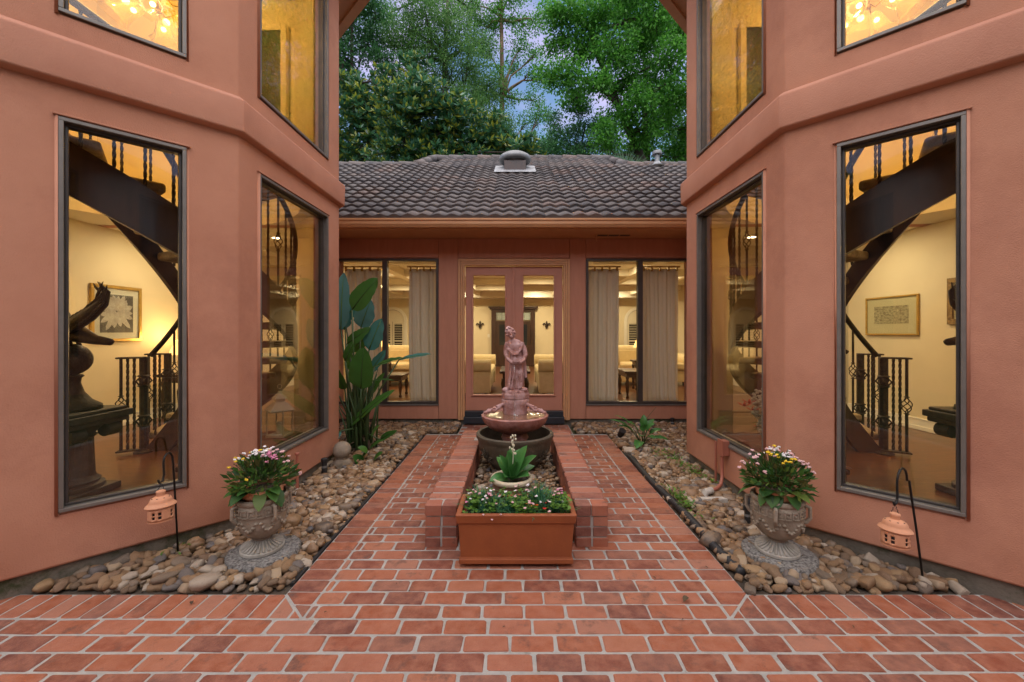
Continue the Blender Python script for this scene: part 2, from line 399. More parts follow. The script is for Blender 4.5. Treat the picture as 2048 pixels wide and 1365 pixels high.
def shademat():
    m = M['glass_shade0'].copy(); t = m.node_tree; l = t.links.new; o = [n for n in t.nodes if n.type == 'OUTPUT_MATERIAL'][0]; src = o.inputs[0].links[0].from_socket
    tl = t.nodes.new('ShaderNodeBsdfTranslucent'); tl.inputs[0].default_value = (1,.9,.6,1); mx = t.nodes.new('ShaderNodeMixShader'); mx.inputs[0].default_value = .12
    l(src, mx.inputs[1]); l(tl.outputs[0], mx.inputs[2]); l(mx.outputs[0], o.inputs[0]); M['glass_shade'] = m
shademat()
leafmat('magnolia_leaf', [(.046,.152,.072),(.065,.203,.090),(.041,.123,.072),(.087,.232,.080),(.392,.420,.051),(.058,.181,.087),(.051,.160,.090),(.072,.217,.102),(.290,.377,.058)], rough=.3, trans=.3, gloss=.8)
leafmat('gum_leaf', [(.065,.247,.029),(.117,.364,.046),(.052,.195,.029),(.156,.420,.058),(.085,.286,.036)], rough=.45, trans=.5)
leafmat('oak_leaf', [(.083,.217,.053),(.128,.285,.075),(.068,.180,.053),(.165,.330,.083)], rough=.5, trans=.5)
leafmat('small_leaf', [(.060,.195,.068),(.090,.262,.083),(.048,.150,.063)], rough=.5, trans=.45)
leafmat('palm_leaf', [(.05,.13,.05),(.07,.16,.06),(.035,.10,.04)], rough=.5, trans=.3)
leafmat('paddle', [(.055,.17,.028),(.045,.145,.025),(.07,.20,.032)], rough=.35, trans=.3)
leafmat('paddle_sky_sheen', [(.075,.23,.21),(.09,.26,.25),(.06,.20,.17)], rough=.25, trans=.25)  # bluish sheen of reflected sky put into the leaf colour
leafmat('stalk', [(.035,.075,.022),(.05,.095,.03)], rough=.45, trans=.1)
leafmat('hosta', [(.06,.20,.045),(.08,.25,.06)], rough=.38, trans=.3)
leafmat('herb', [(.05,.14,.026),(.075,.19,.035),(.035,.105,.022),(.12,.19,.035),(.10,.10,.03)], rough=.5, trans=.35)
leafmat('blade_grass', [(.045,.19,.09),(.07,.24,.11),(.05,.17,.12),(.11,.27,.08)], rough=.45, trans=.3)
leafmat('clover', [(.10,.23,.02),(.13,.28,.03),(.07,.18,.02)], rough=.5, trans=.4)
leafmat('dry_leaf', [(.10,.07,.035),(.07,.045,.025)], rough=.8, trans=.2)

def lamp(name, loc, energy, color, size=.1, kind='AREA', parent=None, spread=None):
    ld = bpy.data.lights.new(name, kind); o = bpy.data.objects.new(name, ld); C.objects.link(o)
    ld.energy = energy; ld.color = color
    if kind == 'AREA': ld.shape = 'DISK'; ld.size = size
    else: ld.shadow_soft_size = size
    o.location = loc
    if parent:
        q = parent
        while q.parent: q = q.parent
        o.parent = parent; o.location = Vector(loc) - ORG.get(q.name, Vector())
    return o

# mirrored frame for the tower on the conduit-box side
XL = lambda p: (p[0], p[1], p[2])
XR = lambda p: (-0.10 - p[0], p[1] - .05, p[2])

# ================================================================== GROUND AND PAVING
g = MB(); g.add([(-120,-60,-.06),(120,-60,-.06),(120,180,-.06),(-120,180,-.06)], [(0,1,2,3)])
struct(g.build('ground', 'grass_ground'))

def clip(poly, a, b, c):
    res = []
    for i in range(len(poly)):
        p, q = poly[i], poly[(i+1) % len(poly)]
        dp, dq = a*p[0]+b*p[1]-c, a*q[0]+b*q[1]-c
        if dp <= 0: res.append(p)
        if dp*dq < 0:
            t = dp/(dp-dq); res.append((p[0]+(q[0]-p[0])*t, p[1]+(q[1]-p[1])*t))
    return res
def chip(poly, r=.008):
    """knock the corners off"""
    out = []
    n = len(poly)
    for i in range(n):
        p = Vector(poly[i]); a = Vector(poly[i-1]); b = Vector(poly[(i+1) % n])
        rr = r*(.4+rnd.random()*1.3)
        out += [tuple(p+(a-p).normalized()*min(rr, (a-p).length*.4)), tuple(p+(b-p).normalized()*min(rr, (b-p).length*.4))]
    return out
def brick_geo(mb, poly, h, top=0., bev=.004, zt=0.):
    n = len(poly); c = Vector((sum(p[0] for p in poly)/n, sum(p[1] for p in poly)/n))
    ins = [tuple(Vector(p)+(c-Vector(p)).normalized()*bev*1.3) for p in poly]
    vs = [(p[0],p[1],top-h) for p in poly]+[(p[0],p[1],top-bev) for p in poly]+[(p[0],p[1],top) for p in ins]
    fs = [(i,(i+1)%n,n+(i+1)%n,n+i) for i in range(n)]+[(n+i,n+(i+1)%n,2*n+(i+1)%n,2*n+i) for i in range(n)]+[tuple(range(2*n,3*n))]
    mb.add(vs, fs)
def rect(x0,x1,y0,y1): return [(x0,y0),(x1,y0),(x1,y1),(x0,y1)]
def brick_mesh(poly, h=.05, mat='brick', r=.008, jit=.002):
    poly = [(p[0]+(rnd.random()-.5)*2*jit, p[1]+(rnd.random()-.5)*2*jit) for p in poly]
    mb = MB(); brick_geo(mb, chip(poly, r), h)
    me = bpy.data.meshes.new('brick'); me.from_pydata(mb.v, [], mb.f); me.materials.append(M[mat]); return me
BL, BW, MO = .2032, .1015, .0115
full = [brick_mesh(rect(-(BL-MO)/2,(BL-MO)/2,-(BW-MO)/2,(BW-MO)/2), jit=.003, r=.0055) for _ in range(9)]
head = [brick_mesh(rect(-.0865,.0865,-(BW-.007)/2,(BW-.007)/2)) for _ in range(5)]
headv = [brick_mesh(rect(-(.1-.008)/2,(.1-.008)/2,-.0875,.0875)) for _ in range(5)]
def put(me, x, y, parent, z=None, rz=0):
    o = bpy.data.objects.new('brick', me); C.objects.link(o); o.parent = parent
    o.location = (x, y, (rnd.random()-.5)*.004 if z is None else z)
    o.rotation_euler = (R((rnd.random()-.5)*.7), R((rnd.random()-.5)*.7), rz + R((rnd.random()-.5)*1.0)); return o
def sheet_slab(name, mat, x0, x1, y0, y1, z0, z1): return MB().box(x0,x1,y0,y1,z0,z1).build(name, mat)

Y0, Y1 = 1.9375, 2.12                                # front border of header bricks
PW, PB, YE = 1.2, 1.02, 5.45                         # half width of the path, of its field, far end
patio = struct(sheet_slab('brick_patio', 'mortar', -4.2, 4.2, -.6, Y1, -.055, -.003))
path = struct(sheet_slab('brick_path', 'mortar', -PW, PW, Y1+.001, YE, -.055, -.0035))
path.data.transform(Matrix.Identity(4))
step_pad = sheet_slab('mortar_pad', 'mortar', -.79, .76, YE+.001, 6.0, -.055, -.004); step_pad.parent = path

stuff_patio, stuff_path = MB(), MB()
# stretcher courses of the patio
for k in range(24):
    yc = Y0 - (k+.5)*BW
    off = (k % 2)*BL/2
    for i in range(-15, 16):
        xc = i*BL + off - .03 + (rnd.random()-.5)*.004
        if abs(xc) > 2.95: continue
        if k < 6: put(full[rnd.randrange(9)], xc, yc, patio)
        else: brick_geo(stuff_patio, rect(xc-(BL-MO)/2, xc+(BL-MO)/2, yc-(BW-MO)/2, yc+(BW-MO)/2), .05, (rnd.random()-.5)*.003)
# header border in front of the stone beds, mitred into the path border
for s in (-1, 1):
    i = 0
    while True:
        x0 = PB - .03 + i*.1; x1 = x0 + .1; i += 1
        if x1 > 3.0: break
        poly = rect(x0+.004, x1-.004, Y0+.006, Y1-.001)
        poly = clip(poly, -(Y1-Y0), (PW-PB), -(Y1-Y0)*PB + (PW-PB)*Y0 - .0015)
        if len(poly) < 3: continue
        a = .5*abs(sum(poly[j-1][0]*poly[j][1]-poly[j][0]*poly[j-1][1] for j in range(len(poly))))
        if a < .0012: continue
        if len(poly) == 4 and a > .0155: put(headv[rnd.randrange(5)], s*(x0+x1)/2, (Y0+Y1)/2+.002, patio)
        else:
            cx, cy = sum(p[0] for p in poly)/len(poly), sum(p[1] for p in poly)/len(poly)
            pl = [(s*(p[0]-cx), p[1]-cy) for p in poly]
            if s < 0: pl = pl[::-1]
            put(brick_mesh(pl, r=.004), s*cx, cy, patio)
# the path
items = []
WX, WY0, WY1 = .575, 2.60, 4.53                     # footprint of the low planter walls
nrow = int((YE-Y0)/BW)
for k in range(nrow):
    ya, yb = Y0+k*BW, Y0+(k+1)*BW
    for s in (-1, 1):                                # border headers
        poly = rect(PB+.004, PW-.001, ya+.0035, yb-.0035)
        if yb < Y1+.01 or ya < Y1: poly = clip(poly, (Y1-Y0), -(PW-PB), (Y1-Y0)*PB - (PW-PB)*Y0 - .0015)
        if len(poly) < 3: continue
        a = .5*abs(sum(poly[j-1][0]*poly[j][1]-poly[j][0]*poly[j-1][1] for j in range(len(poly))))
        if a < .0012: continue
        if len(poly) == 4 and a > .0155: items.append((yb, head[rnd.randrange(5)], s*(PB+PW)/2+s*.001, (ya+yb)/2))
        else:
            cx, cy = sum(p[0] for p in poly)/len(poly), sum(p[1] for p in poly)/len(poly)
            pl = [(s*(p[0]-cx), p[1]-cy) for p in poly]
            if s < 0: pl = pl[::-1]
            items.append((yb, brick_mesh(pl, r=.004), s*cx, cy))
    off = (k % 2)*BL/2 + .04
    x = -PB - BL + off
    while x < PB:
        a, b = max(x, -PB+.002), min(x+BL, PB-.002); x += BL
        if b-a < .03: continue
        spans = [(a, b)]
        if WY0 < (ya+yb)/2 < WY1:
            spans = []
            if a < -WX: spans.append((a, min(b, -WX)))
            if b > WX: spans.append((max(a, WX), b))
        for (a, b) in spans:
            if b-a < .03: continue
            if b-a > BL-.004: items.append((yb, full[rnd.randrange(9)], (a+b)/2, (ya+yb)/2))
            else: items.append((yb, brick_mesh(rect(-(b-a-MO)/2,(b-a-MO)/2,-(BW-MO)/2,(BW-MO)/2)), (a+b)/2, (ya+yb)/2))
items.sort(key=lambda t: t[0])
for n, (yb, me, x, y) in enumerate(items):
    if n < 298: put(me, x, y, path)
    else:
        vs = [Vector(v.co) for v in me.vertices]
        stuff_path.add([(v.x+x, v.y+y, v.z) for v in vs], [tuple(p.vertices) for p in me.polygons])
for k in range(5):                                   # bricks in front of the door step
    ya = YE+.01+k*BW
    for i in range(-4, 5):
        a = max(i*BL+(k%2)*.1, -.785); b = min(i*BL+(k%2)*.1+BL, .755)
        if b-a > .03: brick_geo(stuff_path, rect(a+.005,b-.005,ya+.004,ya+BW-.004), .05, 0.)
o = stuff_patio.build('brick_courses', 'brick', patio, world=False); o['kind'] = 'stuff'
o = stuff_path.build('brick_courses', 'brick', path, world=False); o['kind'] = 'stuff'

# ---- river stone beds
def tower_inside(x, y, m=0.):
    """is a point within the tower's outline (tower on the plant side)"""
    return x < -1.89+m and (x - y) < -4.66+m*1.4 and y > 2.02-m and (x+y) < 2.454+m*1.4
stone_meshes = []
for k in range(14):
    vs, fs = ico(2)
    q = Vector((rnd.random()*9, rnd.random()*9, k*3.1))
    from mathutils import noise as mnoise
    pts = []
    e = .55+rnd.random()*.9
    for v in vs:
        d = 1 + .42*mnoise.noise(v*1.2+q) + .20*mnoise.noise(v*2.9+q)
        p = v*d
        if k % 2 == 0: p = Vector([max(-.66, min(.66, c)) for c in p])*1.2     # flatter facets
        pts.append(tuple(p))
    me = bpy.data.meshes.new('river_stone'); me.from_pydata(pts, [], fs); me.materials.append(M['stone'])
    me.polygons.foreach_set('use_smooth', [True]*len(me.polygons)); stone_meshes.append(me)
def stones(parent, ok, bounds, zb, sp, nind, up=.5, smin=.021, smax=.040, name='river_stone'):
    spots = []
    x0, x1, y0, y1 = bounds
    ny, nx = int((y1-y0)/sp), int((x1-x0)/sp)
    for layer in range(2):
        for j in range(ny):
            for i in range(nx):
                if layer and rnd.random() > up: continue
                x = x0+(i+.5*(j%2)+.5*layer)*sp+(rnd.random()-.5)*sp*.7; y = y0+(j+.5*layer)*sp+(rnd.random()-.5)*sp*.7
                if not ok(x, y): continue
                t = rnd.random(); a = smin+(smax-smin)*t*t + .004
                if rnd.random() < .05: a *= 1.5
                elif rnd.random() < .25: a *= .62
                spots.append((y, x, a, zb + layer*.021 + (rnd.random())*.012 + a*.25))
    spots.sort()
    st = MB()
    for n, (y, x, a, z) in enumerate(spots):
        me = stone_meshes[rnd.randrange(len(stone_meshes))]
        scl = Vector((a*(1+rnd.random()*.55), a*(.8+rnd.random()*.35), a*(.55+rnd.random()*.3)))
        eul = (R(rnd.gauss(0,14)), R(rnd.gauss(0,14)), rnd.random()*6.28)
        if n < nind:
            o = bpy.data.objects.new(name, me); C.objects.link(o); o.parent = parent
            o.location = (x, y, z); o.scale = scl; o.rotation_euler = eul
        else:
            mt = Matrix.Translation((x,y,z)) @ Matrix.Rotation(eul[2],4,'Z') @ Matrix.Rotation(eul[0],4,'X') @ Matrix.Diagonal((*scl,1))
            st.add([mt @ v.co for v in me.vertices], [tuple(p.vertices) for p in me.polygons])
    o = st.build('river_stones', 'stone', parent, smooth=True, fix=False, world=False); o['kind'] = 'stuff'
bedL = struct(MB().box(-4, -PW-.002, Y1+.002, 6.03, -.055, -.012).build('stone_bed_left', 'soil'))
bedR = struct(MB().box(PW+.002, 4, Y1+.002, 6.03, -.055, -.012).build('stone_bed_right', 'soil'))
def okL(x, y):
    if y < Y1+.03 or y > 6.02 or x < -2.75: return False
    if x > -PW-.03: return YE+.03 < y and x < -.83
    return not tower_inside(x, y, -.03)
def okR(x, y): return okL(-x, y) if not (y < 5.2 and x > 1.5) else (y > Y1+.03 and x < 2.75 and not tower_inside(-.10-x, y+.05, -.03))
stones(bedL, okL, (-2.8, -.8, 2.12, 6.05), -.010, .047, 298, up=.75, smin=.017, smax=.037)
stones(bedR, okR, (.8, 2.8, 2.12, 6.05), -.010, .047, 298, up=.75, smin=.017, smax=.037)
bedC = struct(MB().box(-.372, .372, 2.66, 4.54, -.003, .045).build('stone_bed_middle', 'soil'))
stones(bedC, lambda x, y: abs(x) < .355 and 2.68 < y < 4.52, (-.37,.37,2.66,4.54), .048, .038, 120, smin=.013, smax=.025)

# ================================================================== STAIR TOWERS
LED = []
PLAN = [(-5.35,2.02),(-2.64,2.02),(-1.89,2.77),(-1.89,4.344),(-2.64,5.094),(-5.35,5.094)]
TH, ZB, ZT = .14, .10, 5.4
FL, F2, CE = .15, 2.95, 2.66                         # ground floor, upper floor, ground floor ceiling
WZ = [(.39, 2.525), (3.09, 5.12)]
ZC = [.39, 2.525, 2.66, 3.09, 5.12]
def frame_on(parent, xf, p0, d, nrm, s0, s1, z0, z1, mat, wd, dp, inset, name='frame', bars=()):
    """rectangular window frame lying in a wall plane; d along the wall, nrm outward"""
    mb = MB(xf); d, nrm = Vector(d), Vector(nrm); p0 = Vector((p0[0],p0[1],0)); up = Vector((0,0,1))
    c = lambda s, z: p0 + d*s + nrm*inset + up*z
    for (sa, sb, za, zb) in [(s0,s1,z1-wd,z1),(s0,s1,z0,z0+wd),(s0,s0+wd,z0+wd,z1-wd),(s1-wd,s1,z0+wd,z1-wd)] + list(bars):
        mb.obox(c((sa+sb)/2,(za+zb)/2), d*(sb-sa)/2, nrm*dp/2, up*(zb-za)/2)
    return mb.build(name, mat, parent, bevel=.003)

def tower(xf, label, group):
    base = xf((-3.5, 3.6, 0))
    t = root('stair_tower', base, label, 'tower', group)
    inner = offset_line(PLAN, TH)
    out, inn = MB(xf), MB(xf)
    for i in range(5):
        holes = []
        if i == 1: holes = [(.245, .785, *WZ[0]), (.245, .785, *WZ[1])]
        if i == 2: holes = [(.215, 1.305, *WZ[0]), (.215, 1.305, *WZ[1])]
        z0 = 2.66 if i == 4 else ZB
        panel(out, inn, PLAN[i], PLAN[i+1], inner[i], inner[i+1], ZC, holes, z0, ZT)
    out.build('wall', 'stucco', t, bevel=.014, merge=True, fix=False, seg=3, smooth=True, auto=50)
    inn.build('plaster_lining', 'cream_wall', t, merge=True, fix=False)
    b = MB(xf); sweep(b, PLAN, [(.0,2.70),(.052,2.712),(.056,2.925),(.0,2.968),(-.02,2.968),(-.02,2.70)])
    b.build('belt_course', 'stucco_band', t, bevel=.01, seg=3, smooth=True, auto=50)
    b = MB(xf); sweep(b, PLAN[:5]+[(-2.64,6.04)], [(-.03,-.1),(-.026,ZB+.02),(-.12,ZB+.02),(-.12,-.1)]); b.build('foundation', 'concrete', t, bevel=.006)
    # stucco drip lip above the lower windows
    for i, (a, bb) in ((1, (.225,.805)), (2, (.195,1.325))):
        p0 = Vector((*PLAN[i],0)); d = (Vector((*PLAN[i+1],0))-p0).normalized(); n = Vector((d.y,-d.x,0))
        b = MB(xf); b.obox(p0+d*(a+bb)/2+n*.008+Vector((0,0,2.535)), d*(bb-a)/2, n*.011, Vector((0,0,.006))); b.build('drip_lip', 'stucco', t, bevel=.004)
    # windows
    for i in (1, 2):
        s0, s1 = ((.245,.785),(.215,1.305))[i-1]
        p0 = Vector((*PLAN[i],0)); d = (Vector((*PLAN[i+1],0))-p0).normalized(); n = Vector((d.y,-d.x,0))
        for j, (za, zb) in enumerate(WZ):
            fr = frame_on(t, xf, p0, d, n, s0, s1, za, zb, 'alu', .021, .07, -.022, 'window')
            f2 = frame_on(fr, xf, p0, d, n, s0+.022, s1-.022, za+.022, zb-.022, 'dark_alu', .014, .05, -.05, 'inner_frame')
            mb = MB(xf); c = p0+d*(s0+s1)/2+n*-.052+Vector((0,0,(za+zb)/2))
            mb.obox(c, d*((s1-s0)/2-.034), n*.003, Vector((0,0,(zb-za)/2-.034)))
            mb.build('pane', ('glass_clear' if i == 1 else 'glass_wavy') if j else ('glass_clear' if i == 1 else 'glass_tint'), fr)
            mb = MB(xf); mb.obox(p0+d*(s0+s1)/2+n*-.10+Vector((0,0,za+.004)), d*(s1-s0)/2, n*.045, Vector((0,0,.008))); mb.build('inner_sill', 'white_trim', fr)
    # eaves and roof
    eo = [(-5.35,1.63),(-2.48,1.63),(-1.50,2.61),(-1.50,4.505),(-2.48,5.485),(-5.35,5.485)]
    b = MB(xf); b.prism(eo, 5.402, 5.44); b.build('soffit', 'trim', t)
    b = MB(xf); sweep(b, eo, [(0,5.36),(.10,5.36),(.13,5.50),(0,5.50)]); b.build('gutter', 'trim', t)
    b = MB(xf); n = len(eo); b.add([(p[0],p[1],5.46) for p in eo]+[(-3.5,3.55,6.7),(-5.35,3.55,6.7)], [(0,1,6,7),(1,2,6),(2,3,6),(3,4,6),(4,5,7,6),(5,0,7)]); b.build('roof', 'rooftile', t)
    return t
towerL = tower(XL, 'pink stucco stair tower beside the big paddle-leaved plant', 'twin stair towers')
towerR = tower(XR, 'pink stucco stair tower with the painted conduit box at its foot', 'twin stair towers')

# ================================================================== INTERIOR SHELL
XA, XB, YF = -5.10, 5.0, 14.35
fl = MB().box(XA-.2, XB+.2, 6.19, YF+.2, FL-.12, FL); struct(fl.build('floor_living_room', 'wood_floor'))
for nm, xf, a in (('left', XL, 0), ('right', XR, 0)):
    inn = offset_line(PLAN, .10)
    poly = [(-5.3,2.10)] + inn[1:5] + [(-2.70,6.185),(-5.3,6.185)]
    struct(MB(xf).prism(poly, FL-.14, FL-.001).build('floor_hall_'+nm, 'wood_floor'))
    # upper floor slab with a round stairwell
    cx, cy, rr = -3.5, 3.6, 1.40
    inn = offset_line(PLAN, TH+.002)
    outer = [(-5.1,inn[0][1]), inn[1], inn[2], inn[3], inn[4], (-5.1, inn[5][1])]
    mb = MB(xf); nseg = 64; vo = []
    for k in range(nseg):
        a = 2*pi*k/nseg; dx, dy = cos(a), sin(a); best = 9
        for i in range(len(outer)):
            p, q = outer[i], outer[(i+1) % len(outer)]; ex, ey = q[0]-p[0], q[1]-p[1]
            den = dx*ey-dy*ex
            if abs(den) < 1e-9: continue
            tt = ((p[0]-cx)*ey-(p[1]-cy)*ex)/den; uu = ((p[0]-cx)*dy-(p[1]-cy)*dx)/den
            if tt > 0 and -1e-6 <= uu <= 1+1e-6: best = min(best, tt)
        vo.append((max(best, rr+.005), dx, dy))
    for z in (CE, F2-.002):
        mb.v += [(cx+dx*rr, cy+dy*rr, z) for _, dx, dy in vo] + [(cx+dx*b_, cy+dy*b_, z) for b_, dx, dy in vo]
    n = nseg
    mb.f += [(k,(k+1)%n,n+(k+1)%n,n+k) for k in range(n)] + [(2*n+k,3*n+k,3*n+(k+1)%n,2*n+(k+1)%n) for k in range(n)] + [(k,2*n+k,2*n+(k+1)%n,(k+1)%n) for k in range(n)]
    struct(mb.build('ceiling_hall_'+nm, 'ceiling_paint'))
    mb = MB(xf); mb.box(-5.1,-2.70,5.09,6.18,CE,CE+.1); struct(mb.build('ceiling_passage_'+nm, 'ceiling_paint'))
    mb = MB(xf); mb.box(-5.3,-5.1,2.0,6.19,0,ZT); struct(mb.build('wall_hall_'+nm, 'cream_wall'))
    mb = MB(xf); mb.box(-5.098,-5.08,2.17,6.18,FL,FL+.13); mb.box(-5.098,-5.072,2.17,6.18,FL,FL+.05); mb.box(-5.098,-5.075,2.17,6.18,FL+.13,FL+.145)
    struct(mb.build('baseboard_hall_'+nm, 'white_trim', bevel=.004))
    mb = MB(xf); mb.box(-5.1,-2.2,2.17,4.95,5.39,5.4); struct(mb.build('ceiling_upper_'+nm, 'ceiling_paint'))
    # tall dark door and a pilaster on the upper landing
    dr = root('landing_door', xf((-3.3,4.93,F2)), 'tall dark door on the upper landing of the tower beside the ' + ('paddle-leaved plant' if xf is XL else 'conduit box'), 'door', 'landing doors')
    mb = MB(xf); mb.box(-3.60,-2.83,4.90,4.945,F2,4.98); mb.build('leaf', 'dark_wood', dr, bevel=.004)
    mb = MB(xf); mb.box(-3.68,-3.602,4.88,4.948,F2,5.06); mb.box(-2.828,-2.76,4.88,4.948,F2,5.06); mb.box(-3.602,-2.828,4.88,4.948,4.982,5.06); mb.build('casing', 'cream_wall', dr, bevel=.004)
    mb = MB(xf); mb.ball((-2.90,4.875,3.95), .03); mb.build('knob', 'gold', dr, smooth=True)
# link walls between tower and house
for nm, xf in (('left', XL), ('right', XR)):
    mb = MB(xf); mb.box(-2.70,-2.63,5.08,6.2,.1,2.9); struct(mb.build('link_wall_'+nm, 'stucco')); mb = MB(xf); mb.box(-2.73,-2.702,5.0,6.2,FL,2.9); struct(mb.build('passage_lining_'+nm, 'cream_wall'))

# ---- living room walls and ceiling
mb = MB(); mb.box(XA-.2,XA,6.2,YF,0,3.0); struct(mb.build('wall_living_left', 'cream_wall'))
mb = MB(); mb.box(XB,XB+.2,6.2,YF,0,3.0); struct(mb.build('wall_living_right', 'cream_wall'))
mb = MB(); mb.box(XA-.2,XB+.2,YF,YF+.2,0,3.0); struct(mb.build('wall_living_far', 'cream_wall'))
mb = MB(); mb.box(XA-.2,XB+.2,6.19,YF+.2,2.76,2.88); ceil = struct(mb.build('ceiling_living', 'ceiling_paint'))
for x in (-3.9,-2.6,-1.3,0,1.3,2.6,3.9):
    MB().box(x-.09,x+.09,6.2,YF-.6,2.60,2.759).build('beam', 'ceiling_paint', ceil, bevel=.01, world=False)
for y in (7.6,9.2,10.8,12.4):
    MB().box(XA+.02,XB-.02,y-.08,y+.08,2.615,2.758).build('beam', 'ceiling_paint', ceil, bevel=.01, world=False)
MB().box(XA,XB,YF-.62,YF-.001,2.52,2.757).build('soffit', 'white_trim', ceil, bevel=.01, world=False)
mb = MB(); mb.box(XA,XB,YF-.03,YF-.001,FL,FL+.14); mb.box(XA+.001,XA+.03,6.3,YF-.03,FL,FL+.14); mb.box(XB-.03,XB-.001,6.3,YF-.03,FL,FL+.14)
struct(mb.build('baseboard_living', 'white_trim'))
WARM = (1.0, .76, .44)
for i, (x, y) in enumerate([(-3.25,8.4),(-.65,8.4),(1.95,8.4),(-1.95,10.0),(.65,10.0),(3.25,10.0),(-3.25,11.6),(-.65,11.6),(1.95,11.6),(3.25,13.2),(-1.95,13.2),(.65,13.2)]):
    r_ = root('recessed_light', (x,y,2.75), 'small round recessed light glowing in the living room ceiling', 'ceiling light', 'recessed living room lights')
    MB().lathe([(.055,0),(.085,0),(.085,-.006),(.055,-.006)], (x,y,2.758), 20, cap=False).build('trim_ring', 'white_trim', r_)
    MB().lathe([(.054,-.001),(.054,-.004)], (x,y,2.758), 20).build('lens', 'downlight', r_)
    lamp('light', (x,y,2.75), 9.8, (1,.80,.50), .11, parent=r_)

# ================================================================== BACK WING OF THE HOUSE
YW = 6.05
house = root('house_wing', (0, YW, 0), 'single storey pink house wing with dark tiled roof and glazed double door', 'house')
D0, D1, DT = -.765, .692, 2.345
LW = [(-2.70,-1.158), (1.032,2.60)]
WB, WT = .296, 2.449
out, inn = MB(), MB()
X0 = -2.72
hl = [(LW[0][0]-X0, LW[0][1]-X0, WB, WT), (D0-.03-X0, D1+.03-X0, .073, DT+.02), (LW[1][0]-X0, LW[1][1]-X0, WB, WT)]
panel(out, inn, (X0-.06,YW), (2.70,YW), (X0-.06,YW+.15), (2.70,YW+.15), [WB,WT], [(a_+.06,b_+.06,c_,d_) for (a_,b_,c_,d_) in hl], .073, 2.9)
out.build('wall', 'siding', house, merge=True, fix=False); inn.build('plaster_lining', 'cream_wall', house, fix=False)
MB().box(-2.76,2.68,YW+.012,YW+.14,-.1,.072).build('foundation', 'concrete', house)
# siding boards standing proud of the wall: pilasters, header panels
for (a, b, z0, z1) in [(-1.150,-.868,.075,2.744),(.788,1.024,.075,2.744),(-.860,.780,2.455,2.743),(-2.76,-1.156,2.462,2.743),(1.03,2.64,2.462,2.743),(-2.76,-1.156,.075,.286),(1.03,2.64,.075,.286)]:
    MB().box(a,b,YW-.018,YW-.001,z0,z1).build('siding_panel', 'siding', house, bevel=.003)
# windows
for k, (a, b) in enumerate(LW):
    mid = (-1.952, 1.834)[k]
    wn_ = frame_on(house, None, (0,YW), (1,0,0), (0,-1,0), a, b, WB, WT, 'dark_alu', .035, .09, -.02, 'window', bars=[(mid-.036, mid+.036, WB+.035, WT-.035)])
    MB().box(a-.005,b+.005,YW-.035,YW+.03,WB-.022,WB-.001).build('sill', 'alu', wn_, bevel=.003)
    for (c, d) in ((a+.035, mid-.036), (mid+.036, b-.035)):
        MB().box(c,d,YW+.03,YW+.036,WB+.03,WT-.03).build('pane', 'glass_clear', wn_)
# door casing with fluted profile, leaves, panes, threshold
fr = MB()
for (o0, o1, dp) in ((.0,.030,.034),(.032,.060,.042),(.062,.096,.052)):
    fr.box(D0-o1,D0-o0,YW-dp,YW+.02,.062,DT+o1); fr.box(D1+o0,D1+o1,YW-dp,YW+.02,.062,DT+o1); fr.box(D0-o0,D1+o0,YW-dp,YW+.02,DT+o0,DT+o1)
fr.build('door_casing', 'trim', house, bevel=.004)
MB().box(D0-.01,D1+.01,YW-.10,YW+.12,.02,.115).build('threshold', 'threshold', house, bevel=.006)
MB().box(D0,D1,YW-.03,YW+.12,.116,.188).build('door_sweep', 'threshold', house, bevel=.004)
dm = (D0+D1)/2 - .003
for k, (a, b) in enumerate(((D0+.006, dm-.004), (dm+.004, D1-.006))):
    ga, gb = ((-.646,-.171),(.104,.557))[k]; gz0, gz1 = .43, 2.204
    mb = MB()
    mb.box(a,b,YW+.03,YW+.075,.192,gz0); mb.box(a,b,YW+.03,YW+.075,gz1,DT-.006); mb.box(a,ga,YW+.03,YW+.075,gz0,gz1); mb.box(gb,b,YW+.03,YW+.075,gz0,gz1)
    dr = mb.build('door', 'door_paint', house)
    frame_on(dr, None, (0,YW), (1,0,0), (0,-1,0), ga-.022, gb+.022, gz0-.022, gz1+.022, 'door_paint', .022, .03, -.022, 'glazing_bead')
    MB().box(ga,gb,YW+.048,YW+.054,gz0,gz1).build('pane', 'glass_clear', dr)
    if k == 1:
        MB().box(a-.03,a+.012,YW+.006,YW+.029,.20,DT-.012).build('astragal', 'door_paint', dr, bevel=.004)
        MB().lathe([(.0,0),(.028,.0),(.028,.012),(.012,.016),(.012,.045),(.03,.05),(.03,.07),(.012,.08)], (0,0,0), 14).build('knob', 'gold', dr, world=False).matrix_local = Matrix.Translation((a+.05, -.002+.03, 1.05)) @ Matrix.Rotation(R(90),4,'X')
# eaves
YE2 = 5.47
MB().box(-5.4,5.3,YE2,YW-.02,2.746,2.77).build('soffit', 'trim', house)
sv = MB()
for i in range(3): sv.box(1.16+i*.16,1.30+i*.16,5.80,5.86,2.738,2.7455)
sv.build('soffit_vent', 'dark_alu', house)
MB().box(1.135,1.150,5.80,5.83,2.66,2.7455).build('drip_stub', 'trim', house)
MB().box(-5.4,5.3,YE2-.02,YE2-.001,2.735,2.87).build('fascia', 'trim', house)
gt = MB(); pr = [(5.445,2.752),(5.40,2.752),(5.372,2.79),(5.372,2.83),(5.355,2.838),(5.355,2.862),(5.366,2.862),(5.366,2.85),(5.438,2.80)]
n = len(pr); gt.add([(x_,y_,z_) for x_ in (-5.4,5.3) for (y_,z_) in pr], [(i,(i+1)%n,n+(i+1)%n,n+i) for i in range(n)]+[tuple(range(n)),tuple(range(2*n-1,n-1,-1))])
gt.build('gutter', 'trim', house)
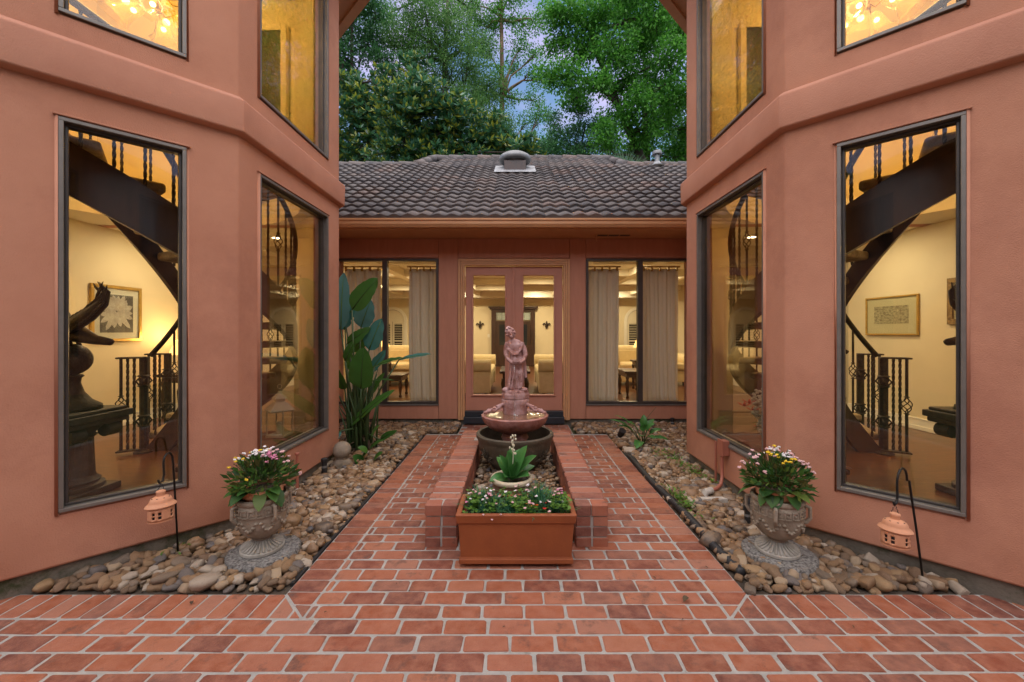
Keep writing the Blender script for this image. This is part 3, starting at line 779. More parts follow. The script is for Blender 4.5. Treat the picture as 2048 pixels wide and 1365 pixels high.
# roof: S-tiles, each a curved piece
SL = .577; ca, sa = cos(math.atan(SL)), sin(math.atan(SL))
RY0, RZ0 = 5.40, 2.862
def roofp(u, v, h=0): return (u, RY0+v*ca-h*sa, RZ0+v*sa+h*ca)
vmax = (9.6-RY0)/ca; vmax2 = (10.67-RY0)/ca
rf = MB(); rf.add([roofp(-5.5,-.0,-.05),roofp(5.4,0,-.05),roofp(5.4,vmax,-.05),roofp(2.56,vmax,-.05),roofp(2.32,vmax2,-.05),roofp(-2.13,vmax2,-.05),roofp(-2.33,vmax,-.05),roofp(-5.5,vmax,-.05)], [tuple(range(8))])
rf.add([roofp(-5.5,vmax,-.05),roofp(5.4,vmax,-.05),(5.4,14.9,2.6),(-5.5,14.9,2.6)], [(0,1,2,3)])
roof = rf.build('roof', 'black_plastic', house, fix=False)
TW, EXPO = .38, .285
def tile_pts(jit):
    rows = []
    for (v, lift) in ((-.012,.0),(-.012,.044),(.30,.010)):
        r_ = []
        for k in range(13):
            t = k/12; wv = .5-.5*cos(2*pi*t*2)
            hh = (wv**.85)*.028
            r_.append((t*TW+.0015, v, hh+lift if lift else hh-.012))
        rows.append(r_)
    return rows
tile_me = []
for q in range(4):
    mb = MB(); rows = tile_pts(0)
    mb.grid([[(p[0], p[1]*ca-(p[2])*sa, p[1]*sa+p[2]*ca) for p in r_] for r_ in rows])
    me = bpy.data.meshes.new('roof_tile'); me.from_pydata(mb.v, [], mb.f); me.materials.append(M['rooftile'])
    me.polygons.foreach_set('use_smooth', [i >= 12 for i in range(len(me.polygons))]); tile_me.append(me)
spots = []
nr = int(vmax2/EXPO)+1
for j in range(nr):
    v = j*EXPO; y = RY0+v*ca
    for i in range(-15, 15):
        u = i*TW + (j%2)*.0
        if v > vmax-.05:
            e = (v-vmax)/(vmax2-vmax)
            if v > vmax2-.1 or u < -2.33+.25*e or u+TW > 2.56-.25*e: continue
        spots.append((y + (abs(u+TW/2) > .48*y)*50, u, v))
spots.sort()
st = MB()
for n, (y, u, v) in enumerate(spots):
    p = Vector(roofp(u+(rnd.random()-.5)*.006, v, (rnd.random()-.5)*.006)); me = tile_me[rnd.randrange(4)]; rz = R((rnd.random()-.5)*.9)
    if n < 299:
        o = bpy.data.objects.new('roof_tile', me); C.objects.link(o); o.parent = roof; o.location = p - Vector((0,YW,0)); o.rotation_euler = (R((rnd.random()-.5)*.8),0,rz)
    else: st.add([p+Vector(q.co) for q in me.vertices], [tuple(f.vertices) for f in me.polygons])
o = st.build('roof_tiles', 'rooftile', roof, smooth=True, fix=False); o['kind'] = 'stuff'
# ridge and hip caps
def ridge(a, b, n):
    a, b = Vector(a), Vector(b)
    for i in range(n):
        p, q = a+(b-a)*(i/n), a+(b-a)*((i+1.12)/n)
        mb = MB(); mb.tube([p+Vector((0,0,.012)), q], [.105,.09], 10); mb.build('ridge_cap', 'rooftile', roof, smooth=True)
ridge(roofp(-2.13,vmax2,-.02), roofp(2.32,vmax2,-.02), 12); ridge(roofp(-5.5,vmax,-.02), roofp(-2.36,vmax,-.02), 8); ridge(roofp(2.6,vmax,-.02), roofp(5.4,vmax,-.02), 7)
ridge(roofp(-2.36,vmax,.0), roofp(-2.13,vmax2,.0), 3); ridge(roofp(2.59,vmax,.0), roofp(2.32,vmax2,.0), 3)
# roof vents
vy = 8.75; vz = RZ0+(vy-RY0)*SL
tv = root('roof_vent', (-.03,vy,vz), 'grey round mushroom roof vent on a square curb', 'roof vent')
MB().box(-.26,.20,vy-.22,vy+.22,vz-.16,vz+.17).build('curb', 'dark_wood', tv, bevel=.01)
MB().lathe([(.20,.15),(.20,.21),(.32,.215),(.335,.235),(.335,.27),(.32,.315),(.25,.36),(.13,.385),(.02,.39)], (-.03,vy,vz), 40, rf=lambda a,i,z: 1+(.012*cos(a*40) if 1<i<6 else 0)).build('hood', 'steel_vent', tv, smooth=True, auto=40)
mb = MB(); mb.add([roofp(-.46,(vy-.40-RY0)/ca,.075),roofp(.40,(vy-.40-RY0)/ca,.075),roofp(.40,(vy+.3-RY0)/ca,.075),roofp(-.46,(vy+.3-RY0)/ca,.075)], [(0,1,2,3)]); mb.build('flashing', 'flashing', tv, solid=.006)
py = 9.25; pz = RZ0+(py-RY0)*SL; px = 3.19
pv = root('vent_pipe', (px,py,pz), 'small capped plumbing vent pipe near the roof ridge', 'vent pipe')
MB().lathe([(.055,-.1),(.055,.30)], (px,py,pz), 14).build('pipe', 'steel_vent', pv, smooth=True, auto=40)
MB().lathe([(.105,.30),(.11,.33),(.10,.375),(.03,.39)], (px,py,pz), 16).build('cap', 'steel_vent', pv, smooth=True, auto=40)
MB().lathe([(.16,.03),(.09,.09),(.06,.14)], (px,py,pz), 16).build('flashing', 'flashing', pv, smooth=True)
# ================================================================== LOW PLANTER WALLS
def low_wall(s, label):
    t = root('low_brick_wall', (s*.478, 3.56, 0), label, 'brick wall', 'low planter walls')
    xi, xo = .376, .58
    MB().box(min(s*(xi+.008),s*(xo-.008)), max(s*(xi+.008),s*(xo-.008)), 2.588, 4.542, -.003, .2635).build('mortar_core', 'mortar', t)
    hgt = .0665
    def wb(x0,x1,y0,y1,z0,z1):
        me = brick_mesh(rect(-(x1-x0)/2,(x1-x0)/2,-(y1-y0)/2,(y1-y0)/2), z1-z0, 'wallbrick', r=.006)
        o = bpy.data.objects.new('brick', me); C.objects.link(o); o.parent = t
        o.location = Vector(((x0+x1)/2+(rnd.random()-.5)*.003, (y0+y1)/2, z1)) - ORG[t.name]; o.rotation_euler = (0,R((rnd.random()-.5)*.8),R((rnd.random()-.5)*1.4))
    L_ = 4.55-2.58
    for k in range(3):
        z0, z1 = k*hgt+.001, (k+1)*hgt-.008
        y = 2.58 - (BL/2 if k % 2 else 0)
        while y < 4.55:
            a, b = max(y, 2.58), min(y+BL, 4.55); y += BL
            if b-a < .04: continue
            for (xa, xb) in ((xi, xi+.097), (xi+.107, xo)):
                x0, x1 = sorted((s*xa, s*xb)); wb(x0, x1, a+.004, b-.005, z0, z1)
    n = 19
    for i in range(n):
        a = 2.578+(L_+.004)*i/n; b = 2.578+(L_+.004)*(i+1)/n
        x0, x1 = sorted((s*(xi-.004), s*(xo+.004)))
        if i == 0:
            xm = s*(xi+.098); q0, q1 = sorted((s*(xi-.004), xm)); wb(q0+.003,q1-.003,a,b-.004,3*hgt+.001,4*hgt)
            q0, q1 = sorted((s*(xo+.004), xm)); wb(q0+.003,q1-.003,a,b-.004,3*hgt+.001,4*hgt)
        else: wb(x0, x1, a+.005, b-.005, 3*hgt+.001, 4*hgt+(rnd.random()-.5)*.005)
    return t
low_wall(-1, 'low brick planter wall on the side of the paddle-leaved plant')
low_wall(1, 'low brick planter wall on the side of the conduit box')

# ================================================================== FOUNTAIN
FX, FY = -.015, 3.90
fo = root('fountain', (FX,FY,.05), 'reddish fountain with a draped woman statue over a shell basin', 'fountain')
bw = MB(); bw.lathe([(.12,.05),(.15,.05),(.22,.10),(.29,.18),(.335,.26),(.352,.335),(.357,.36),(.368,.372),(.368,.402),(.355,.412),(.335,.408),(.33,.38),(.30,.25),(.1,.16)], (FX,FY,0), 56)
bowl = bw.build('bowl', 'bowl', fo, smooth=True, auto=45)
for a0 in (-142, -38, 38, 142):                     # relief flowers on the bowl
    fl = MB()
    ca_, sa_ = cos(R(a0)), sin(R(a0)); nr_ = Vector((ca_,sa_,-.45)).normalized(); tx = Vector((-sa_,ca_,0)); ty = nr_.cross(tx)
    c = Vector((FX+ca_*.312, FY+sa_*.312, .235))
    for k in range(7):
        th = 2*pi*k/7; d = tx*cos(th)+ty*sin(th); e = tx*-sin(th)+ty*cos(th)
        fl.add([c+d*.012+nr_*.012, c+d*.045+e*.016+nr_*.02, c+d*.085+nr_*.006, c+d*.045-e*.016+nr_*.02, c+d*.045-nr_*.02], [(0,1,4),(1,2,4),(2,3,4),(3,0,4),(0,3,2,1)])
    fl.ball(c+nr_*.012, .014, 1); fl.build('relief_flower', 'bowl', bowl)
def shell(a, i, z): return 1 + (.030*abs(cos(a*11)) - .015 if 2 <= i <= 9 else 0)
bs = MB(); bs.lathe([(.10,.30),(.13,.36),(.11,.405),(.16,.425),(.235,.455),(.29,.505),(.312,.55),(.318,.572),(.305,.582),(.288,.572),(.25,.545),(.10,.53)], (FX,FY,0), 88, rf=shell)
basin = bs.build('basin', 'basin', fo, smooth=True, auto=60)
wt = MB(); wt.lathe([(.278,.566),(.01,.566)], (FX,FY,0), 48, cap=False)
material('water', (.16,.075,.045), (.22,.13,.09), rough=.06, nscale=7, bump=.25, bscale=25, spec=.6)
wt.build('water', 'water', fo, fix=False)
# plinth with its fluted shell front, base block, scroll arms
SY = FY+.10
pl = MB(); pl.lathe([(.115,.56),(.12,.575),(.112,.60),(.128,.66),(.135,.70),(.12,.715)], (FX,SY,0), 60, sy=.72, rf=lambda a,i,z: 1+(.035*cos(a*22) if 1<i<5 else 0)); pl.build('fluted_plinth', 'statue', fo, smooth=True, auto=60)
bb = MB(); bb.lathe([(.128,.71),(.134,.72),(.136,.755),(.128,.77),(.125,.79),(.09,.80)], (FX,SY,0), 8, sy=.75, rf=lambda a,i,z: 1.03+.05*sin(a*3+1)); bb.build('rock_base', 'statue', fo, bevel=.008)
for s in (-1, 1):
    ar = MB(); pts = []
    for k in range(13):
        t = k/12; pts.append((FX+s*(.10+.18*t), SY-.02-.13*t, .655-.065*t+.012*sin(t*9)))
    ar.tube(pts, [.019+.006*sin(k*2.1) for k in range(13)], 10)
    for k in range(5): ar.ball((FX+s*(.17+.028*k), SY-.07-.022*k, .645-.011*k), (.018,.017,.015), 2, .25)
    ar.build('garland_arm', 'statue', fo, smooth=True)
# the woman: one skin of robe, torso, arms, neck and head
def statue():
    b = MB(); cx, cy = FX-.002, SY
    z0 = .795
    def ring(z, rx, ry, ox=0, oy=0, f=0, nf=9, ph=0): return (z, rx, ry, ox, oy, f, nf, ph)
    rings = [ring(z0,.088,.062,0,0,.10,9), ring(z0+.03,.082,.058,0,0,.12,9,.3), ring(z0+.10,.074,.052,.003,0,.12,9,.6), ring(z0+.17,.072,.052,.006,-.004,.10,8,1.0),
             ring(z0+.24,.074,.055,.008,-.006,.09,8,1.2), ring(z0+.29,.073,.056,.008,-.006,.07,7,1.4), ring(z0+.335,.062,.048,.006,-.004,.05,7,1.6), ring(z0+.37,.057,.044,.004,-.004,.03,6,1.8),
             ring(z0+.41,.063,.046,.002,-.010,.03,6,2), ring(z0+.445,.074,.046,.002,-.010,.02,6,2), ring(z0+.47,.076,.040,.002,-.004,.01,6,2), ring(z0+.488,.055,.032,0,-.004,0,6), ring(z0+.498,.026,.024,-.002,-.004,0,6)]
    n = 48; vs = []
    for (z, rx, ry, ox, oy, f, nf, ph) in rings:
        for k in range(n):
            a = 2*pi*k/n; m = 1+f*sin(a*nf+ph)+f*.5*sin(a*(nf+6)+ph*2)
            vs.append((cx+ox+rx*cos(a)*m, cy+oy+ry*sin(a)*m, z))
    m = len(rings)
    b.add(vs, [(i*n+k, i*n+(k+1)%n, (i+1)*n+(k+1)%n, (i+1)*n+k) for i in range(m-1) for k in range(n)] + [tuple(range(n-1,-1,-1)), tuple((m-1)*n+k for k in range(n))])
    zs = z0+.455
    for s in (-1, 1):
        b.tube([(cx+s*.066,cy-.004,zs+.005),(cx+s*.088,cy-.012,zs-.05),(cx+s*.094,cy-.028,zs-.105),(cx+s*.075,cy-.062,zs-.155),(cx+s*.040,cy-.086,zs-.18),(cx+s*.012,cy-.096,zs-.186)], [.026,.027,.025,.021,.018,.016], 12)
        for k in range(5):     # fingers of the cupped hands
            b.tube([(cx+s*(.016+.004*k),cy-.090-.004*k,zs-.188+.006*k),(cx+s*(.004+.003*k),cy-.104-.004*k,zs-.194+.006*k),(cx-s*.004,cy-.110-.003*k,zs-.190+.007*k)], .0065, 6)
        b.tube([(cx+s*.02,cy-.085,zs-.17),(cx+s*.012,cy-.10,zs-.166)], .007, 6)
    hx, hz = cx-.020, z0+.555
    b.tube([(cx,cy-.004,z0+.475),(cx-.008,cy-.010,z0+.515),(hx,cy-.016,hz-.02)], [.026,.021,.024], 12)
    b.ball((hx,cy-.020,hz), (.037,.042,.050), 3)
    b.ball((hx+.004,cy-.055,hz-.032), (.018,.016,.014), 2)                   # chin
    b.add([(hx-.006,cy-.058,hz+.012),(hx+.010,cy-.058,hz+.012),(hx+.013,cy-.064,hz-.012),(hx-.004,cy-.064,hz-.012),(hx+.004,cy-.074,hz-.010),(hx+.002,cy-.05,hz)], [(0,1,4),(1,2,4),(2,3,4),(3,0,4),(0,5,1),(1,5,2),(2,5,3),(3,5,0)])   # nose
    for s in (-1, 1): b.ball((hx+.003+s*.015,cy-.056,hz+.014), (.009,.006,.005), 2)     # brows
    b.ball((hx+.004,cy-.060,hz-.022), (.011,.006,.005), 2)                   # mouth
    for k in range(22):                                                     # waved hair and bun
        a = R(-30+240*k/21); b.ball((hx+.040*cos(a), cy-.012+.022*sin(k*1.7), hz+.006+.046*sin(a)), (.014,.024,.013), 2, .15)
    b.ball((hx-.006,cy+.005,hz+.052), (.026,.030,.020), 2); b.ball((hx-.004,cy+.028,hz+.015), (.026,.026,.026), 2)
    for (q0, q1, sg) in (((-.085,-.015,zs-.02),(.085,-.02,zs-.02),.075),((-.075,-.03,zs-.05),(.088,-.03,zs+.01),.085)):      # swags of cloth over the breast
        pts = [(cx+q0[0]+(q1[0]-q0[0])*t, cy+q0[1]-.040*sin(pi*t), q0[2]+(q1[2]-q0[2])*t-sg*sin(pi*t)) for t in [i/14 for i in range(15)]]
        b.tube(pts, [.010+.004*sin(i*1.9) for i in range(15)], 8)
    for (x0, x1, zt, zb) in ((-.05,-.06,z0+.28,z0+.02),(.0,.015,z0+.27,z0+.02),(.05,.06,z0+.27,z0+.03),(-.02,-.03,z0+.2,z0+.01),(.082,.098,z0+.33,z0+.12),(.03,.045,z0+.25,z0+.02)):   # long folds
        b.tube([(cx+x0,cy-.046 if abs(x0)<.07 else cy-.01,zt),(cx+(x0+x1)/2,cy-.056 if abs(x0)<.07 else cy-.01,(zt+zb)/2),(cx+x1,cy-.060 if abs(x0)<.07 else cy-.01,zb)], [.007,.012,.013], 8)
    b.ball((cx+.03,cy-.072,z0-.004), (.016,.03,.012), 2)                      # foot
    for s in (-1, 1): b.ball((cx+s*.085,cy-.03,z0+.005), (.045,.04,.026), 2, .15)
    def lean(p):
        u = (p[2]-z0)/.6; return (p[0]-.035*u*u+.022*sin(u*3.0), p[1], p[2])
    b.xf = lean
    o = b.build('statue', 'statue', fo, smooth=True, fix=True)
    r_ = o.modifiers.new('r', 'REMESH'); r_.mode = 'VOXEL'; r_.voxel_size = .0042; r_.use_smooth_shade = True
    sm = o.modifiers.new('m', 'SMOOTH'); sm.factor = .5; sm.iterations = 2
statue()
wj = MB(); wj.tube([(FX-.004,SY-.11,1.062),(FX-.004,SY-.122,.95),(FX-.003,SY-.130,.80),(FX-.002,SY-.135,.57)], [.0035,.004,.0045,.006], 8)
glass('water_jet', tint=(.97,.97,.97), wavy=.6, boost=5)
wj.build('water_jet', 'water_jet', fo, smooth=True)
sp_ = MB()
for k in range(10): sp_.ball((FX+rnd.gauss(0,.010), SY-.135+rnd.gauss(0,.008), .568+rnd.random()*.012), .006, 1)
sp_.build('splash', 'flower_white', fo, smooth=True)

# ================================================================== LEAF HELPERS
def leaf_rows(base, tip, width, up, droop=.0, fold=.18, n=9, m=5, shape=.5, wav=0):
    base, tip, up = Vector(base), Vector(tip), Vector(up).normalized(); ax = tip-base; Ln = ax.length; t = ax.normalized()
    side = t.cross(up).normalized(); nm = side.cross(t)
    rows = []
    for i in range(n):
        u = i/(n-1); wv = width*.5*(sin(pi*min(1,max(0,u**shape)))**.62 if 0 < u < 1 else 0.)
        c = base+ax*u + nm*(droop*Ln*4*u*(1-u)*.5)
        wv *= 1-.5*wav*12*rnd.random() if wav else 1
        rows.append([c+side*wv*k + nm*(abs(k)*wv*fold + wav*width*sin(u*19+k*2)*abs(k)) for k in [(-1+2*j/(m-1)) for j in range(m)]])
    return rows
def leaf_obj(parent, base, tip, width, up, mat, name='leaf', **k):
    mb = MB(); mb.grid(leaf_rows(base, tip, width, up, **k)); return mb.build(name, mat, parent, smooth=True, fix=False)

# ================================================================== BOX PLANTER AND ITS FLOWERS
bp = root('box_planter', (0,2.49,0), 'long terracotta box planter at the end of the low brick walls', 'planter')
mb = MB()
px0 = -.002
def frus(mb, w0, w1, d0, d1, z0, z1, cy=2.49):
    mb.add([(px0-w0,cy-d0,z0),(px0+w0,cy-d0,z0),(px0+w0,cy+d0,z0),(px0-w0,cy+d0,z0),(px0-w1,cy-d1,z1),(px0+w1,cy-d1,z1),(px0+w1,cy+d1,z1),(px0-w1,cy+d1,z1)], [(0,3,2,1),(4,5,6,7),(0,1,5,4),(1,2,6,5),(2,3,7,6),(3,0,4,7)])
ow, od = .346, .15
def ringbox(mb, wo, do, wi, di, z0, z1, wo2=None, do2=None):
    wo2 = wo2 or wo; do2 = do2 or do
    q = lambda w, d, z: [(px0-w,2.49-d,z),(px0+w,2.49-d,z),(px0+w,2.49+d,z),(px0-w,2.49+d,z)]
    mb.add(q(wo,do,z0)+q(wi,di,z0)+q(wo2,do2,z1)+q(wi,di,z1), [f for i in range(4) for f in ((i,(i+1)%4,8+(i+1)%4,8+i),(4+i,12+i,12+(i+1)%4,4+(i+1)%4),(8+i,8+(i+1)%4,12+(i+1)%4,12+i),(i,4+i,4+(i+1)%4,(i+1)%4))])
frus(mb, .322, .325, .128, .130, .022, .06)
ringbox(mb, .322,.128, .30,.108, .058,.262, .334,.140)
mb.build('body', 'terracotta', bp, bevel=.004)
mb = MB(); ringbox(mb, .342,.148, .318,.124, .258,.314, .350,.156); mb.build('rim', 'terracotta', bp, bevel=.008, seg=3)
mb = MB(); ringbox(mb, .331,.137, .318,.124, .020,.052); mb.build('base_moulding', 'terracotta', bp, bevel=.006)
for sx in (-1,1):
    for sy in (-1,1): MB().box(px0+sx*.27-.025,px0+sx*.27+.025,2.49+sy*.09-.02,2.49+sy*.09+.02,-.002,.0215).build('foot', 'terracotta', bp)
MB().box(px0-.299,px0+.299,2.49-.107,2.49+.107,.07,.280).build('potting_soil', 'soil', bp)
def tuft(mb, c, n, hgt, spread, wd=.005):
    for _ in range(n):
        a = rnd.random()*6.28; l_ = hgt*(.55+rnd.random()*.6); s_ = spread*(.2+rnd.random())
        b0 = Vector(c)+Vector((rnd.gauss(0,.012),rnd.gauss(0,.012),0)); d = Vector((cos(a),sin(a),0))
        pts = [b0+d*s_*u*u+Vector((0,0,l_*(u-.35*u*u*s_/spread))) for u in (0,.33,.66,1)]
        sd = Vector((-sin(a),cos(a),0))
        mb.grid([[p-sd*wd*w_, p+sd*wd*w_] for p, w_ in zip(pts, (.6,.6,.45,.05))])
def stemflower(stem, head_, p0, p1, r_, kind=0):
    stem.tube([p0, (Vector(p0)+Vector(p1))/2+Vector((rnd.gauss(0,.006),rnd.gauss(0,.006),.006)), p1], .0012, 4, caps=False)
    c = Vector(p1)
    if kind == 0:
        for k in range(6):
            a = k*pi/3; head_.ball(c+Vector((cos(a)*r_*.55, sin(a)*r_*.55, rnd.gauss(0,r_*.2))), (r_*.5,r_*.5,r_*.4), 1)
    else:
        for k in range(7):
            a = k*2*pi/7; d = Vector((cos(a),sin(a),.3)); e = Vector((-sin(a),cos(a),0))
            head_.add([c, c+d*r_*.7+e*r_*.33, c+d*r_*1.1, c+d*r_*.7-e*r_*.33], [(0,1,2,3)])
        head_.ball(c+Vector((0,0,.001)), r_*.3, 1)
fb = root('planter_flowers', (0,2.49,.268), 'grassy mixed flowers filling the long terracotta box planter', 'flowers')
gb = MB()
for (x, hh, n) in [(-.22,.15,90),(-.13,.13,70),(-.05,.10,60),(.06,.11,70),(.13,.19,100),(.20,.12,60),(.26,.09,40),(-.27,.09,40),(.0,.08,40)]:
    tuft(gb, (x, 2.49+rnd.gauss(0,.03), .275), n, hh, .10, .0058)
    tuft(gb, (x+.03, 2.43+rnd.gauss(0,.02), .275), n//2, hh*.75, .09, .0055)
gb.build('grass_blades', 'blade_grass', fb, fix=False, smooth=True)
cl = MB()
for k in range(480):
    x, y = rnd.uniform(-.31,.31), 2.49+rnd.uniform(-.12,.12)
    if not (-.29<x<-.24 or -.02<x<.10 or x>.2 or y>2.55) and rnd.random()<.72: continue
    z = .295+rnd.random()*.07; c = Vector((x,y,z)); r_ = .014+rnd.random()*.008; a0 = rnd.random()*6
    for j in range(3):
        a = a0+j*2.09; d = Vector((cos(a),sin(a),rnd.gauss(.1,.25))); e = Vector((-sin(a),cos(a),rnd.gauss(0,.2)))
        cl.add([c, c+d*r_*.8+e*r_*.6, c+d*r_*1.15, c+d*r_*.8-e*r_*.6], [(0,1,2,3)])
cl.build('clover_leaves', 'clover', fb, fix=False)
stem = MB(); heads = {k: MB() for k in ('flower_white','flower_palepink','flower_pink','flower_orange','flower_red')}
for k in range(58):
    x, y = rnd.uniform(-.30,.29), 2.49+rnd.uniform(-.12,.12)
    kd = rnd.choice(['flower_white','flower_white','flower_palepink','flower_palepink','flower_palepink','flower_pink'])
    stemflower(stem, heads[kd], (x*.95,2.49+(y-2.49)*.8,.27), (x+rnd.gauss(0,.02),y+rnd.gauss(0,.02)-.01,.325+rnd.random()*.095), .0072+rnd.random()*.003)
for (x, y, z) in [(.065,2.44,.335),(.085,2.43,.325),(.12,2.43,.33),(.105,2.42,.315),(.165,2.40,.322),(.17,2.45,.335),(.25,2.50,.335)]:
    stemflower(stem, heads['flower_orange' if rnd.random()<.6 else 'flower_red'], (x,y+.02,.27), (x,y,z), .013, 1)
for k in range(3): stemflower(stem, heads['flower_palepink'], (-.2+k*.06,2.39,.30), (-.19+k*.05,2.326,.322-.030*(k%2)), .007)
stem.build('stems', 'stalk', fb, fix=False)
for k, h_ in heads.items(): h_.build('blossoms', k, fb, fix=False, smooth=True)

# ================================================================== POT WITH HOSTA
HP = Vector((-.035, 3.0, .06))
po = root('glazed_pot', HP, 'small brown glazed pot with cream rim on the pebbles before the bowl', 'pot')
MB().lathe([(.09,0),(.10,.005),(.125,.08),(.138,.16),(.142,.215),(.128,.215),(.12,.17)], HP, 40).build('body', 'glazed_pot', po, smooth=True, auto=40)
MB().lathe([(.141,.205),(.152,.212),(.156,.228),(.150,.243),(.136,.245),(.128,.236),(.128,.206)], HP, 40, cap=False).build('rim', 'pot_rim', po, smooth=True)
MB().lathe([(.126,.17),(.126,.215)], HP, 24).build('potting_soil', 'soil', po)
ho = root('hosta', HP+Vector((0,0,.21)), 'green broad-leaved hosta growing in the cream-rimmed pot', 'plant')
hb = HP+Vector((0,0,.21))
for (dx, dy, dz, wd, dr) in [(.16,-.03,.17,.10,.1),(.10,.02,.22,.09,.08),(-.03,-.03,.20,.09,.06),(.03,-.06,.14,.10,.12),(-.14,-.07,.02,.08,.25),(-.10,.04,.14,.08,.15),(.11,-.09,.06,.09,.2),(-.04,-.11,.06,.08,.2),(.05,.08,.18,.09,.1),(-.08,-.02,.17,.07,.1),(.0,.05,.2,.08,.08),(.15,.04,.08,.08,.2)]:
    d = Vector((dx,dy,dz)); leaf_obj(ho, hb+d*.12, hb+d*1.15, wd*1.35, (-dx,-dy-.12,.35), 'hosta', droop=dr, fold=.3, shape=.75)
fs_ = MB(); fs_.tube([hb,(hb.x+.01,hb.y,hb.z+.16),(hb.x+.014,hb.y-.01,hb.z+.33)], [.004,.004,.002], 6)
for k in range(16): fs_.ball((hb.x+.013+rnd.gauss(0,.012),hb.y-.008+rnd.gauss(0,.012),hb.z+.20+k*.009), (.008,.008,.011), 1)
fs_.build('flower_spike', 'flower_cream', ho, fix=False)

# ================================================================== STONE URNS WITH FLOWERS
def urn(x, y, wlab, seed, cols):
    r2 = random.Random(seed)
    disc = root('stepping_disc', (x+.01,y,.0), 'round exposed aggregate disc under the urn ' + wlab, 'stepping stone', 'discs under the urns')
    MB().lathe([(.17,.0),(.195,.0),(.198,.045),(.19,.056),(.02,.058)], (x+.01,y,-.002), 36, rf=lambda a,i,z: 1+.01*sin(a*13)+.008*sin(a*29)).build('slab', 'aggregate', disc, smooth=True, auto=50)
    u = root('stone_urn', (x,y,.056), 'weathered stone urn with a Greek key band ' + wlab, 'urn', 'urns with flowers')
    b = Vector((x,y,.056))
    MB().lathe([(.125,0),(.13,.004),(.13,.018),(.116,.024),(.074,.040),(.052,.060),(.050,.074)], b, 108, sx=.9, sy=.9, rf=lambda a,i,z: 1+(.07*abs(sin(a*14)) if 3<=i<=5 else 0)).build('foot', 'urn_foot', u, smooth=True, auto=30)
    rb = MB()
    for k in range(26):
        a = 2*pi*k/26; n_ = Vector((cos(a),sin(a),0)); rb.tube([b+n_*.112+Vector((0,0,.026)), b+n_*.072+Vector((0,0,.044)), b+n_*.047+Vector((0,0,.066))], [.0085,.006,.004], 6)
    rb.build('foot_ribs', 'urn_foot', u, smooth=True, fix=False)
    MB().lathe([(.058,.070),(.066,.078),(.06,.084),(.105,.104),(.142,.140),(.158,.185),(.162,.225),(.163,.232),(.163,.292),(.158,.298),(.166,.306),(.172,.318),(.168,.330),(.150,.332),(.142,.30),(.10,.26)], b, 64, sx=.83, sy=.83).build('body', 'urn_stone', u, smooth=True, auto=40)
    key = MB()
    for k in range(20):
        a = 2*pi*k/20; 
        def kb(da0, da1, z0, z1):
            aa = a+(da0+da1)/2*2*pi/20; rr = .164*.83; tx = Vector((-sin(aa),cos(aa),0)); n_ = Vector((cos(aa),sin(aa),0))
            key.obox(b+n_*rr+Vector((0,0,(z0+z1)/2)), tx*(da1-da0)*pi/20*rr*1.02, n_*.005, Vector((0,0,(z1-z0)/2)))
        kb(0,.16,.242,.284); kb(.16,.80,.276,.284); kb(.64,.80,.254,.276); kb(.34,.64,.254,.262); kb(.16,1.0,.238,.243)
    key.build('key_band', 'urn_stone', u)
    fest = MB()
    for k in range(8):
        a = 2*pi*k/8
        for j in range(7):
            t = j/6; aa = a+(t-.5)*.6; z = .205-.045*sin(pi*t); rr = (.160-.05*max(0,(.205-z))*3)*.83
            fest.ball(b+Vector((cos(aa)*rr, sin(aa)*rr, z)), (.012,.012,.011), 1, .3)
    fest.build('festoon', 'urn_stone', u, smooth=True, fix=False)
    for a in (R(-35), R(145), R(-125), R(55)):
        n_ = Vector((cos(a),sin(a),0)); hd = MB()
        hd.tube([b+n_*.134+Vector((0,0,.30)), b+n_*.160+Vector((0,0,.295)), b+n_*.162+Vector((0,0,.235)), b+n_*.140+Vector((0,0,.205)), b+n_*.128+Vector((0,0,.205))], [.012,.012,.011,.013,.013], 6)
        hd.build('handle', 'urn_stone', u, bevel=.003)
    tp = root('terracotta_pot', b+Vector((0,0,.262)), 'plain terracotta pot set inside the stone urn ' + wlab, 'pot', 'pots inside the urns')
    MB().lathe([(.09,.0),(.115,.075),(.128,.075),(.134,.115),(.118,.115),(.112,.09)], b+Vector((0,0,.262)), 36, sx=.86, sy=.86).build('pot', 'terracotta_light', tp, smooth=True, auto=40)
    MB().lathe([(.112,.08),(.11,.10)], b+Vector((0,0,.262)), 24, sx=.86, sy=.86).build('potting_soil', 'soil', tp)
    pt = b+Vector((0,0,.362))
    fp = root('flower_bush', pt, 'bushy plant with ' + cols[0] + ' flowers growing in the urn ' + wlab, 'flowers', 'flower bushes in the urns')
    lf = MB()
    for k in range(560):
        th = r2.random()*6.28; ph = math.acos(r2.uniform(-.25,1)); rr = .17*(r2.random()**.45)
        c = pt+Vector((cos(th)*sin(ph)*rr, sin(th)*sin(ph)*rr, .055+cos(ph)*rr*.85)); 
        d = (c-pt+Vector((r2.gauss(0,.05),r2.gauss(0,.05),r2.gauss(0,.05)))).normalized(); e = d.cross(Vector((r2.gauss(0,1),r2.gauss(0,1),r2.gauss(0,1)))).normalized(); s_ = .016+r2.random()*.016
        lf.add([c, c+d*s_*.9+e*s_*.42, c+d*s_*2, c+d*s_*.9-e*s_*.42], [(0,1,2,3)])
    lf.build('foliage', 'herb', fp, fix=False)
    bg_ = MB()
    for k in range(26):
        a = r2.random()*6.28; d = Vector((cos(a),sin(a),0)); p0 = pt+d*.08+Vector((0,0,.02)); p1 = pt+d*(.15+r2.random()*.06)+Vector((0,0,r2.uniform(-.08,.05)))
        bg_.grid(leaf_rows(p0, p1, .055+r2.random()*.025, (0,0,1), droop=.2, fold=.2, n=6, m=3, shape=.8))
